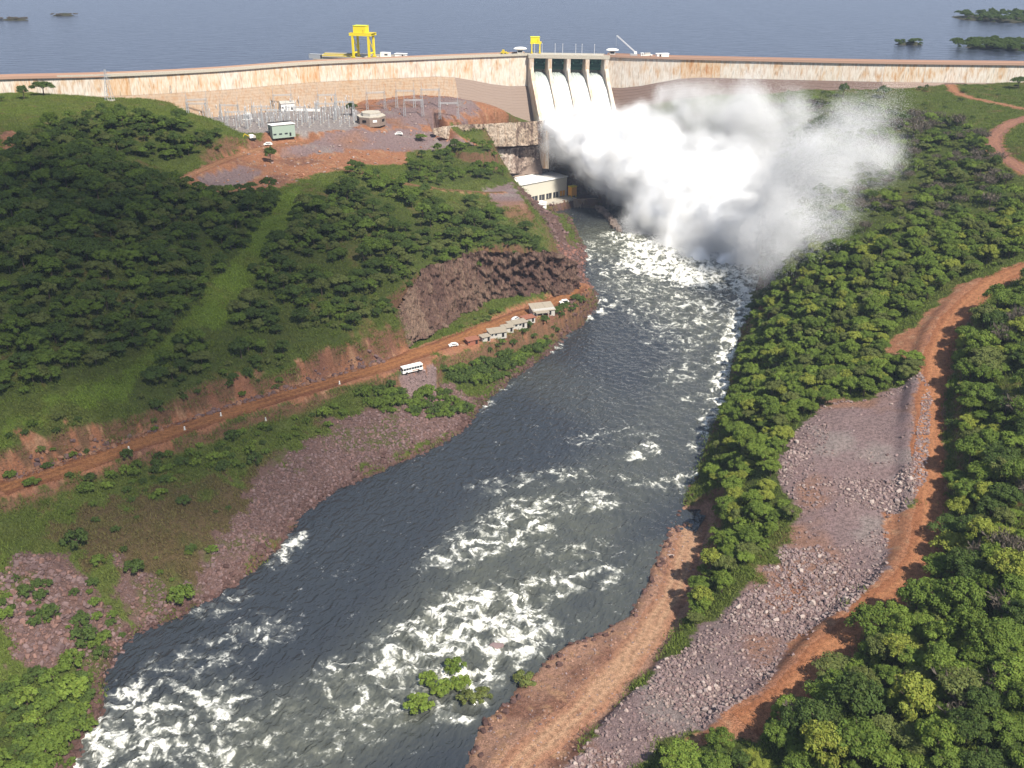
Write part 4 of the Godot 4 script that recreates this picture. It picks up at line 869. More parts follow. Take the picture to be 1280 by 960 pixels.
		var o := struct("spillway_water", sheet(nx, nz, pts, cols), mat.white_water)
		o.set_meta("label", "white water sliding down spillway bay %s" % ["nearest the left wing", "second from the left", "third from the left", "nearest the right wing"][k])
	# lamp posts along the bridge
	for u in [4.0, 9.5, 19.0, 24.5, 34.0, 38.5, 47.5]:
		var p: Vector3 = at.call(u, 7.4, 99.7) + DAM_AT
		var l := thing("lamp_post", "slim white lamp post on the spillway bridge, " + place_words(p), "lamp post", p, 0.0, "lamp posts along the spillway bridge")
		var b := Build.new(); b.tube(Vector3.ZERO, Vector3(0, 7.5, 0), 0.22, 0.14, 6)
		put("pole", b.mesh(), mat.porcelain, l)
		put("lamp_head", box_mesh(Vector3(0, 7.6, 0.5), Vector3(0.4, 0.2, 1.4)), mat.white, l)
		put("base_plate", box_mesh(Vector3(0, 0.1, 0), Vector3(0.7, 0.2, 0.7)), mat.steel, l)

func chute_height(s: float) -> float:
	if s <= CHUTE[0].x: return CHUTE[0].y
	for k in CHUTE.size() - 1:
		if s <= CHUTE[k + 1].x: return lerpf(CHUTE[k].y, CHUTE[k + 1].y, (s - CHUTE[k].x) / (CHUTE[k + 1].x - CHUTE[k].x))
	return CHUTE[CHUTE.size() - 1].y

func gantry_crane(label: String, at: Vector3, turn: float, w: float, d: float, h: float, house: Vector3):
	var c := thing("gantry_crane", label, "crane", at, turn)
	var leg := 0.09 * w
	for sx in [-1, 1]:
		for sz in [-1, 1]:
			var b := Build.new(); b.box(Vector3(sx * w * 0.42, h * 0.36, sz * d * 0.5), Vector3(leg, h * 0.72, leg))
			put("leg", b.mesh(), mat.yellow, c)
			put("bogie", box_mesh(Vector3(sx * w * 0.42, 0.5, sz * d * 0.5), Vector3(leg * 2.2, 0.9, leg * 1.2)), mat.dark_yellow, c)
		var s := Build.new(); s.box(Vector3(sx * w * 0.42, h * 0.16, 0), Vector3(leg * 0.7, leg * 0.7, d))
		s.tube(Vector3(sx * w * 0.42, h * 0.16, -d * 0.5), Vector3(sx * w * 0.42, h * 0.7, d * 0.5), leg * 0.3, leg * 0.3, 4)
		put("brace", s.mesh(), mat.yellow, c)
	for sz in [-1, 1]: put("girder", box_mesh(Vector3(0, h * 0.72 + leg * 0.55, sz * d * 0.5), Vector3(w * 1.15, leg * 1.3, leg * 1.1)), mat.yellow, c)
	for sx in [-1, 0, 1]: put("cross_beam", box_mesh(Vector3(sx * w * 0.5, h * 0.72 + leg * 0.5, 0), Vector3(leg * 0.8, leg, d - leg * 1.1)), mat.yellow, c)
	var deck := h * 0.72 + leg * 1.2
	put("platform", box_mesh(Vector3(0, deck + 0.12, 0), Vector3(w * 1.2, 0.2, d + leg)), mat.dark_yellow, c)
	var hs := put("machine_house", box_mesh(Vector3(-w * 0.08, deck + 0.25 + house.y * 0.5, 0), house), mat.yellow, c)
	put("roof", box_mesh(Vector3(-w * 0.08, deck + 0.35 + house.y, 0), Vector3(house.x + 0.5, 0.2, house.z + 0.5)), mat.lime, hs)
	put("door", box_mesh(Vector3(-w * 0.08 + house.x * 0.3, deck + 1.3, house.z * 0.5 + 0.04), Vector3(1.0, 2.0, 0.08)), mat.dark_yellow, hs)
	var lad := Build.new()
	for s in [-0.35, 0.35]: lad.tube(Vector3(w * 0.42 + leg * 0.7, 1, d * 0.5 + s), Vector3(w * 0.42 + leg * 0.7, deck, d * 0.5 + s), 0.07, 0.07, 4)
	for k in int(deck): lad.tube(Vector3(w * 0.42 + leg * 0.7, 1 + k, d * 0.5 - 0.35), Vector3(w * 0.42 + leg * 0.7, 1 + k, d * 0.5 + 0.35), 0.05, 0.05, 4)
	put("ladder", lad.mesh(), mat.dark_yellow, c)

func canopy(label: String, at: Vector3, w: float):
	# a white hut under a wide rounded roof
	var c := thing("round_roofed_hut", label, "hut", at)
	var b := Build.new()
	for k in 16:
		var e := TAU * k / 16; var f := TAU * (k + 1) / 16
		for s in 4:
			var r0 := w * 0.5 * sin(s / 4.0 * PI / 2); var r1 := w * 0.5 * sin((s + 1) / 4.0 * PI / 2)
			var y0 := 3.6 + 1.4 * cos(s / 4.0 * PI / 2); var y1 := 3.6 + 1.4 * cos((s + 1) / 4.0 * PI / 2)
			b.quad(Vector3(cos(e) * r0, y0, sin(e) * r0 * 0.6), Vector3(cos(f) * r0, y0, sin(f) * r0 * 0.6), Vector3(cos(f) * r1, y1, sin(f) * r1 * 0.6), Vector3(cos(e) * r1, y1, sin(e) * r1 * 0.6))
		b.quad(Vector3(cos(e) * w * 0.5, 3.6, sin(e) * w * 0.3), Vector3(cos(f) * w * 0.5, 3.6, sin(f) * w * 0.3), Vector3(cos(f) * w * 0.3, 3.1, sin(f) * w * 0.2), Vector3(cos(e) * w * 0.3, 3.1, sin(e) * w * 0.2))
	put("roof", b.mesh(), mat.white, c)
	put("wall", box_mesh(Vector3(0, 1.6, 0), Vector3(w * 0.42, 3.2, w * 0.3)), mat.plaster, c)
	put("window", box_mesh(Vector3(0, 1.9, w * 0.15 + 0.03), Vector3(w * 0.3, 1.2, 0.08)), mat.glass, c)

func build_crest_things():
	gantry_crane("tall yellow gantry crane standing on the left wing of the dam", Vector3(-106, 99.4, -745), -0.3, 14.5, 8.5, 21, Vector3(9.5, 4.6, 6.0))
	gantry_crane("small yellow gantry crane at the left end of the spillway bridge", Vector3(17.5, 99.7, -768.5), 0.0, 7.0, 6.0, 9.5, Vector3(6.6, 3.4, 4.5))
	canopy("white hut with wide oval roof left of the spillway", Vector3(6, 99.3, -766), 10.0)
	canopy("white hut with wide oval roof right of the spillway", Vector3(73, 99.3, -758), 9.5)
	var bx := func(called: String, label: String, cat: String, at: Vector3, turn: float, parts: Array):
		var o := thing(called, label, cat, at, turn)
		for p in parts: put(p[0], box_mesh(p[1], p[2]), null, o)
		return o
	bx.call("intake_platform", "flat pale platform behind the crest under the tall yellow crane", "platform", Vector3(-112, 97, -752), -0.3, [["deck", Vector3(0, 1.2, 0), Vector3(62, 2.0, 18)], ["kerb", Vector3(0, 2.5, 9.4), Vector3(62, 0.6, 0.5)], ["rail", Vector3(-16, 2.6, 3.4), Vector3(26, 0.5, 1.2)], ["guard_rail", Vector3(0, 2.9, -8.6), Vector3(60, 0.9, 0.2)]])
	put("rail", box_mesh(Vector3(-16, 2.6, -5.0), Vector3(26, 0.5, 1.2)), mat.dark_yellow, get_node("intake_platform"))
	for p in get_node("intake_platform").get_children():
		if p.material_override == null: p.material_override = mat.pale_concrete
		if p.name.begins_with("rail"): p.material_override = mat.dark_yellow
	bx.call("site_container", "grey site container at the left end of the intake platform", "container", Vector3(-140, 99.2, -741), -0.35, [["body", Vector3(0, 1.5, 0), Vector3(9, 2.8, 3)], ["roof", Vector3(0, 3.0, 0), Vector3(9.2, 0.2, 3.2)], ["door", Vector3(4.54, 1.4, 0), Vector3(0.08, 2.4, 2.2)]])
	bx.call("site_container", "white site container right of the tall yellow crane", "container", Vector3(-91, 99.2, -749), -0.3, [["body", Vector3(0, 1.6, 0), Vector3(7, 3.0, 3)], ["roof", Vector3(0, 3.2, 0), Vector3(7.2, 0.2, 3.2)], ["window", Vector3(1, 1.8, 1.54), Vector3(2.4, 1.0, 0.08)]])
	bx.call("flat_hut", "low pale hut on the crest beside the white container", "hut", Vector3(-80, 99.3, -750), -0.3, [["wall", Vector3(0, 1.0, 0), Vector3(8, 2.0, 4)], ["roof", Vector3(0, 2.15, 0), Vector3(8.8, 0.3, 4.8)], ["door", Vector3(2, 0.9, 2.03), Vector3(1.0, 1.8, 0.08)]])
	bx.call("yellow_loader", "small yellow machine parked on the crest left of the spillway", "loader", Vector3(-6, 99.3, -764), -0.2, [["body", Vector3(0, 1.2, 0), Vector3(4.2, 1.4, 2.2)], ["cab", Vector3(-0.4, 2.5, 0), Vector3(1.6, 1.4, 1.8)], ["bucket", Vector3(2.8, 0.8, 0), Vector3(1.2, 1.0, 2.4)], ["wheel", Vector3(-1.3, 0.5, 1.15), Vector3(1.1, 1.0, 0.3)], ["wheel", Vector3(1.3, 0.5, 1.15), Vector3(1.1, 1.0, 0.3)], ["wheel", Vector3(-1.3, 0.5, -1.15), Vector3(1.1, 1.0, 0.3)], ["wheel", Vector3(1.3, 0.5, -1.15), Vector3(1.1, 1.0, 0.3)]])
	bx.call("flatbed_truck", "white flatbed truck on the crest right of the spillway", "truck", Vector3(97, 99.3, -750.5), 0.2, [["cab", Vector3(-3.4, 1.5, 0), Vector3(2.2, 2.4, 2.4)], ["bed", Vector3(1.0, 1.1, 0), Vector3(6.4, 0.5, 2.4)], ["load", Vector3(0.6, 2.0, 0), Vector3(4.0, 1.3, 2.0)], ["window", Vector3(-3.4, 2.0, 1.22), Vector3(1.4, 0.8, 0.06)], ["wheel", Vector3(-3.2, 0.5, 1.1), Vector3(1.0, 1.0, 0.35)], ["wheel", Vector3(2.6, 0.5, 1.1), Vector3(1.0, 1.0, 0.35)]])
	bx.call("storage_shed", "low pale shed on the crest right of the flatbed truck", "shed", Vector3(108, 99.3, -748.5), 0.2, [["wall", Vector3(0, 1.1, 0), Vector3(9, 2.2, 3.6)], ["roof", Vector3(0, 2.4, 0), Vector3(9.6, 0.3, 4.2)], ["door", Vector3(-2, 1.0, 1.83), Vector3(1.4, 2.0, 0.08)]])
	for who in ["site_container", "site_container_001", "flat_hut", "yellow_loader", "flatbed_truck", "storage_shed"]:
		for p in get_node(who).get_children():
			var s := str(p.name)
			p.material_override = mat.tyre if s.begins_with("wheel") else mat.glass if s.begins_with("window") else mat.black if s.begins_with("door") else mat.dark_yellow if who == "yellow_loader" else mat.steel if who == "site_container" else mat.plaster if s == "load" else mat.white
	# thin crane boom right of the spillway
	var j := thing("boom_crane", "thin white crane with a raised boom right of the spillway", "crane", Vector3(88, 99.3, -753))
	put("carrier", box_mesh(Vector3(0, 1.0, 0), Vector3(5, 1.4, 2.5)), mat.steel, j)
	put("cab", box_mesh(Vector3(1.2, 2.4, 0), Vector3(2.0, 1.6, 2.0)), mat.white, j)
	var b := Build.new()
	for s in [[0, 0], [0.5, 0], [0, 0.5], [0.5, 0.5]]: b.tube(Vector3(1 + s[0], 2.4 + s[1], 0), Vector3(-13 + s[0], 14 + s[1], 0), 0.13, 0.1, 4)
	put("boom", b.mesh(), mat.porcelain, j)
	b = Build.new(); b.tube(Vector3(-13, 14, 0), Vector3(-13, 7, 0), 0.08, 0.08, 4)
	put("cable", b.mesh(), mat.steel, j)

# ------------------------------------------------------------------ spray

func surface_net(lo: Vector3, hi: Vector3, s: float, field: Callable) -> ArrayMesh:
	var n := Vector3i(((hi - lo) / s).ceil()) + Vector3i.ONE
	var val := PackedFloat32Array(); val.resize(n.x * n.y * n.z)
	for z in n.z:
		for y in n.y:
			for x in n.x: val[(z * n.y + y) * n.x + x] = field.call(lo + Vector3(x, y, z) * s)
	var id := {}; var pts := PackedVector3Array(); var idx := PackedInt32Array()
	var at := func(x, y, z): return (z * n.y + y) * n.x + x
	for z in n.z - 1:
		for y in n.y - 1:
			for x in n.x - 1:
				var sum := Vector3.ZERO; var count := 0; var c: int = at.call(x, y, z)
				var v := [val[c], val[c + 1], val[c + n.x], val[c + n.x + 1], val[c + n.x * n.y], val[c + n.x * n.y + 1], val[c + n.x * n.y + n.x], val[c + n.x * n.y + n.x + 1]]
				var pos := 0
				for e in v: pos += 1 if e > 0.0 else 0
				if pos == 0 or pos == 8: continue
				for e in [[0, 1], [2, 3], [4, 5], [6, 7], [0, 2], [1, 3], [4, 6], [5, 7], [0, 4], [1, 5], [2, 6], [3, 7]]:
					if (v[e[0]] > 0.0) == (v[e[1]] > 0.0): continue
					var t: float = v[e[0]] / (v[e[0]] - v[e[1]])
					var a := Vector3(e[0] & 1, (e[0] >> 1) & 1, e[0] >> 2); var b := Vector3(e[1] & 1, (e[1] >> 1) & 1, e[1] >> 2)
					sum += a.lerp(b, t); count += 1
				id[c] = pts.size(); pts.append(lo + (Vector3(x, y, z) + sum / count) * s)
	for z in range(1, n.z - 1):
		for y in range(1, n.y - 1):
			for x in range(1, n.x - 1):
				var c: int = at.call(x, y, z)
				for e in [[1, n.x, n.x * n.y], [n.x, n.x * n.y, 1], [n.x * n.y, 1, n.x]]:
					if (val[c] > 0.0) == (val[c + e[0]] > 0.0): continue
					var q := [c - e[1] - e[2], c - e[2], c, c - e[1]]
					if not (id.has(q[0]) and id.has(q[1]) and id.has(q[2]) and id.has(q[3])): continue
					var i: Array = q.map(func(k): return id[k])
					if val[c] > 0.0: idx.append_array([i[0], i[2], i[1], i[0], i[3], i[2]])
					else: idx.append_array([i[0], i[1], i[2], i[0], i[2], i[3]])
	var nor := PackedVector3Array(); nor.resize(pts.size())
	for t in range(0, idx.size(), 3):
		var q := (pts[idx[t + 2]] - pts[idx[t]]).cross(pts[idx[t + 1]] - pts[idx[t]])
		for e in 3: nor[idx[t + e]] += q
	for k in nor.size(): nor[k] = nor[k].normalized()
	var arr := []
	arr.resize(Mesh.ARRAY_MAX)
	arr[Mesh.ARRAY_VERTEX] = pts; arr[Mesh.ARRAY_NORMAL] = nor; arr[Mesh.ARRAY_INDEX] = idx
	var m := ArrayMesh.new()
	m.add_surface_from_arrays(Mesh.PRIMITIVE_TRIANGLES, arr)
	return m

func droplet_puff(count: int, size: float, seed_: int) -> ArrayMesh:
	# a ball of drops, thinning outwards
	var r := RandomNumberGenerator.new(); r.seed = seed_
	var v := PackedVector3Array(); var n := PackedVector3Array(); var idx := PackedInt32Array()
	for k in count:
		var p := Vector3(r.randfn(), r.randfn(), r.randfn()) * 0.42
		var s := size * r.randf_range(0.6, 1.3); var b := Basis(Vector3(r.randfn(), r.randfn(), r.randfn()).normalized(), r.randf() * TAU); var o := v.size()
		for e in [Vector3(1, 1, 1), Vector3(1, -1, -1), Vector3(-1, 1, -1), Vector3(-1, -1, 1)]:
			v.append(p + b * e * s * 0.6); n.append((b * e).normalized())
		idx.append_array([o, o + 2, o + 1, o, o + 1, o + 3, o, o + 3, o + 2, o + 1, o + 2, o + 3])
	var arr := []
	arr.resize(Mesh.ARRAY_MAX)
	arr[Mesh.ARRAY_VERTEX] = v; arr[Mesh.ARRAY_NORMAL] = n; arr[Mesh.ARRAY_INDEX] = idx
	var m := ArrayMesh.new()
	m.add_surface_from_arrays(Mesh.PRIMITIVE_TRIANGLES, arr)
	return m

func scatter(called: String, mesh: Mesh, m: Material, list: Array, parent: Node = null, colors = null) -> MultiMeshInstance3D:
	var mm := MultiMesh.new()
	mm.transform_format = MultiMesh.TRANSFORM_3D
	if colors != null: mm.use_colors = true
	mm.mesh = mesh; mm.instance_count = list.size()
	for k in list.size():
		mm.set_instance_transform(k, list[k])
		if colors != null: mm.set_instance_color(k, colors[k])
	var o := MultiMeshInstance3D.new()
	o.multimesh = mm; o.material_override = m
	if parent:
		o.name = called; parent.add_child(o, true)
	else:
		o.name = numbered(called); add_child(o)
	o.set_meta("kind", "stuff")
	return o

func build_spray():
	var cloud := Node3D.new()
	cloud.name = "spillway_spray"; add_child(cloud)
	cloud.set_meta("kind", "stuff"); cloud.set_meta("label", "huge white cloud of spray boiling up below the spillway"); cloud.set_meta("category", "spray")
	var billow := FastNoiseLite.new()
	billow.seed = 61; billow.frequency = 0.04; billow.fractal_octaves = 4; billow.fractal_gain = 0.5
	var field := func(p: Vector3) -> float:
		var best := -40.0
		for b in SPRAY:
			var d: float = b.w * 0.86 - Vector3(b.x, b.y, b.z).distance_to(p)
			# smooth union of the rolling masses
			var h := clampf(0.5 + 0.5 * (d - best) / 13.0, 0.0, 1.0)
			best = lerpf(best, d, h) + 13.0 * h * (1.0 - h)
		if best < -14.0: return best
		return best + billow.get_noise_3dv(p) * 4.2 - 1.0
	var core := surface_net(Vector3(5, -6, -745), Vector3(185, 110, -560), 2.2, field)
	var o := put("spray_body", core, mat.spray, cloud)
	# loose drops round the body and in the drifting veil
	var pts: PackedVector3Array = core.surface_get_arrays(0)[Mesh.ARRAY_VERTEX]; var nor: PackedVector3Array = core.surface_get_arrays(0)[Mesh.ARRAY_NORMAL]
	var list := [[], [], []]; var veil := [[], []]
	for k in 1350:
		var i := rng.randi() % pts.size()
		var r := rng.randf_range(4.0, 8.0)
		list[k % 3].append(Transform3D(Basis(Vector3(rng.randfn(), rng.randfn(), rng.randfn()).normalized(), rng.randf() * TAU).scaled(Vector3.ONE * r), pts[i] + nor[i] * r * rng.randf_range(-0.3, 0.45)))
	for b in WISPS:
		for k in int(b.w * (1.5 if b.x > 120.0 else 1.1)):
			var r := rng.randf_range(8.0, 17.0) if b.x > 120.0 else rng.randf_range(5.0, 10.0)
			var p: Vector3 = Vector3(b.x, b.y, b.z) + Vector3(rng.randfn(), rng.randfn() * 0.8, rng.randfn()) * b.w * (0.75 if b.x > 120.0 else 0.5)
			(veil[k % 2] if b.x > 120.0 else list[k % 3]).append(Transform3D(Basis(Vector3(rng.randfn(), rng.randfn(), rng.randfn()).normalized(), rng.randf() * TAU).scaled(Vector3.ONE * r), p))
	for k in 3: scatter("drops", droplet_puff(5000, 0.0105, 70 + k), mat.spray, list[k], cloud)
	for k in 2: scatter("drops", droplet_puff(8000, 0.0052, 80 + k), mat.spray, veil[k], cloud)
	var thin := FogMaterial.new()
	thin.density = 0.0016; thin.albedo = Color(0.95, 0.97, 1.0)
	for b in WISPS:
		if b.w < 12.0: continue
		# each bank of mist is many faint overlapping puffs, so that it has no edge
		for k in 4:
			var f := FogVolume.new(); var r: float = b.w * rng.randf_range(0.45, 1.35)
			f.shape = RenderingServer.FOG_VOLUME_SHAPE_ELLIPSOID; f.size = Vector3(r * 2.2, r * 1.6, r * 2.2); f.material = thin
			f.position = Vector3(b.x, b.y, b.z) + Vector3(rng.randfn(), rng.randfn() * 0.7, rng.randfn()) * b.w * 0.55; f.rotation = Vector3(rng.randf(), rng.randf() * TAU, rng.randf()); f.name = "mist"
			cloud.add_child(f, true)
			f.set_meta("kind", "stuff")

# ------------------------------------------------------------------ buildings and yard

func build_powerhouse():
	# front wall runs from (3, -690.5) to (40, -719)
	var l := Vector3(3, 5.6, -690.5); var r := Vector3(40, 5.6, -719); var w := l.distance_to(r); var turn := atan2(-(r.z - l.z), r.x - l.x); var h := 14.0; var d := 17.0
	var o := thing("powerhouse", "cream powerhouse with bright white roof at the foot of the rock cut", "building", (l + r) * 0.5, turn)
	put("front_wall", box_mesh(Vector3(0, h * 0.5 + 2.2, -0.3), Vector3(w, h - 4.4, 0.6)), mat.cream, o)
	for k in 8: put("column", box_mesh(Vector3(-w * 0.5 + 0.6 + k * (w - 1.2) / 7.0, 2.2, -0.25), Vector3(1.3, 4.4, 0.7)), mat.cream, o)
	for k in 7:
		var x := -w * 0.5 + 0.6 + (k + 0.5) * (w - 1.2) / 7.0
		var win := put("window", box_mesh(Vector3(x, 2.4, -0.45), Vector3((w - 1.2) / 7.0 - 1.4, 3.9, 0.2)), mat.orange if k in [6] else mat.lime if k == 1 else mat.glass, o)
		put("mullion", box_mesh(Vector3(x, 2.4, -0.3), Vector3(0.25, 3.9, 0.15)), mat.cream, win)
	put("end_wall", box_mesh(Vector3(w * 0.5 - 0.3, h * 0.5, -d * 0.5 - 0.32), Vector3(0.6, h, d - 0.64)), mat.cream, o)
	put("end_wall", box_mesh(Vector3(-w * 0.5 + 0.3, h * 0.5, -d * 0.5 - 0.32), Vector3(0.6, h, d - 0.64)), mat.cream, o)
	put("back_wall", box_mesh(Vector3(0, h * 0.5, -d + 0.3), Vector3(w - 1.2, h, 0.6)), mat.cream, o)
	put("floor", box_mesh(Vector3(0, 0.05, -d * 0.5), Vector3(w - 1.4, 0.1, d - 1.4)), mat.pale_concrete, o)
	put("fascia", box_mesh(Vector3(0, h - 0.35, 0.12), Vector3(w + 0.4, 0.35, 0.2)), mat.steel, o)
	for k in 12:
		var rw := (w + 1.0) / 12.0
		put("roof_panel", box_mesh(Vector3(-w * 0.5 - 0.5 + (k + 0.5) * rw, h + 0.25 + 0.05 * (k % 2), -d * 0.5), Vector3(rw - 0.06, 0.5, d + 1.6)), mat.white, o)
	put("roof_curb", box_mesh(Vector3(-w * 0.1, h + 1.1, -d * 0.82), Vector3(w * 0.35, 1.2, 4.0)), mat.white, o)
	# tailrace deck, gates and side walls
	var k0 := thing("tailrace_deck", "concrete deck with dark draft openings over the still tailrace water", "deck", Vector3(33, 0, -702), turn)
	put("slab", box_mesh(Vector3(0, 5.0, -4.2), Vector3(34, 1.3, 10.5)), mat.pale_concrete, k0)
	for k in 6: put("pier", box_mesh(Vector3(-16.2 + k * 6.48, 2.0, -1.0), Vector3(1.5, 4.7, 3.6)), mat.pale_concrete, k0)
	for k in 5:
		var b := Build.new()
		for s in 5: b.box(Vector3(-12.96 + k * 6.48, 0.4 + s * 0.85, -4.4 + 0.12 * s), Vector3(4.9, 0.8, 0.3))
		put("draft_gate", b.mesh(), mat.steel, k0)
	put("back_fill", box_mesh(Vector3(0, 1.6, -7.0), Vector3(34, 5.2, 4.6)), mat.grey_rock, k0)
	put("guard_rail", box_mesh(Vector3(0, 6.3, 0.8), Vector3(34, 0.12, 0.12)), mat.steel, k0)
	var wh := thing("white_hut", "small white block house at the near corner of the tailrace", "hut", Vector3(19.5, 4.5, -683.5), turn)
	put("wall", box_mesh(Vector3(0, 2.2, 0), Vector3(7.5, 6.5, 5.5)), mat.white, wh)
	put("roof", box_mesh(Vector3(0, 5.6, 0), Vector3(8.1, 0.4, 6.1)), mat.white, wh)
	put("window_band", box_mesh(Vector3(0, 3.6, 2.76), Vector3(6.0, 0.9, 0.1)), mat.steel, wh)
	var cr := thing("yellow_hoist", "orange-yellow steel hoist beside the right end of the powerhouse", "hoist", Vector3(44, 5.6, -716), turn)
	put("body", box_mesh(Vector3(0, 4.4, 0), Vector3(5.0, 6.4, 4.0)), mat.orange, cr)
	for s in [[-2, -1.6], [2, -1.6], [-2, 1.6], [2, 1.6]]: put("leg", box_mesh(Vector3(s[0], 0.6, s[1]), Vector3(0.6, 1.3, 0.6)), mat.dark_yellow, cr)
	put("cap", box_mesh(Vector3(0, 7.8, 0), Vector3(5.4, 0.4, 4.4)), mat.yellow, cr)
	var bw := thing("buttress_wall", "brown ribbed concrete wall closing the right end of the tailrace", "wall", Vector3(53, 0, -709), 0.15)
	put("wall", box_mesh(Vector3(0, 2.6, -0.6), Vector3(17, 6.4, 1.2)), mat.rcc, bw)
	for k in 8: put("buttress", box_mesh(Vector3(-7.6 + k * 2.15, 2.3, 0.35), Vector3(0.7, 5.6, 0.8)), mat.rcc_pale, bw)
	# dark masonry wall between the powerhouse and the plunge pool
	rock_face("guide_wall", [Vector3(40, 20, -728), Vector3(50, 21, -727), Vector3(58, 20, -724), Vector3(66, 14, -716), Vector3(70, 12, -708)], [Vector3(40, 5, -726), Vector3(50, 5, -725), Vector3(58, 4, -722), Vector3(66, 1, -714), Vector3(71, -1, -706)], "dark reddish rock wall between the powerhouse and the spray", [Color(0.10, 0.06, 0.052), Color(0.14, 0.085, 0.068), Color(0.2, 0.13, 0.10)], 1.8, 1.8, 0.8)
	var dk := Build.new()
	var line := [Vector3(61, 0, -707), Vector3(66, 0, -688), Vector3(69, 0, -668), Vector3(72, 0, -645)]
	for k in 46:
		var p := along(line, k / 45.0)
		dk.box(p + Vector3(rng.randf_range(-1, 1), 0.2 + rng.randf() * 1.2, rng.randf_range(-1, 1)), Vector3(rng.randf_range(2, 4.5), rng.randf_range(2, 4), rng.randf_range(2, 4)), Basis(Vector3(rng.randf(), 1, rng.randf()).normalized(), rng.randf() * TAU))
	tag(put("rock_dike", dk.mesh(), mat.grey_rock), "low rock dike between the tailrace and the spray", "dike")

func block_house(called: String, label: String, at: Vector3, turn: float, size: Vector3, wall: Material, roof: Material, slope := 0.0, windows := 2) -> Node3D:
	var o := thing(called, label, "building", at, turn)
	put("wall", box_mesh(Vector3(0, size.y * 0.5 - 0.4, 0), Vector3(size.x, size.y + 0.8, size.z)), wall, o)
	var n := maxi(3, int(size.x / 2.2)); var rw := (size.x + 0.9) / n
	for k in n:
		var b := Build.new(); b.box(Vector3(-size.x * 0.5 - 0.45 + (k + 0.5) * rw, size.y + 0.16 + 0.03 * (k % 2), 0), Vector3(rw - 0.05, 0.22, size.z + 1.0), Basis(Vector3.RIGHT, slope))
		put("roof_sheet", b.mesh(), roof, o)
	put("door", box_mesh(Vector3(size.x * 0.28, 1.0, size.z * 0.5 + 0.04), Vector3(1.1, 2.0, 0.1)), mat.black, o)
	for k in windows: put("window", box_mesh(Vector3(-size.x * 0.4 + k * size.x * 0.25, 1.6, size.z * 0.5 + 0.04), Vector3(size.x * 0.13, 0.9, 0.1)), mat.glass, o)
	return o

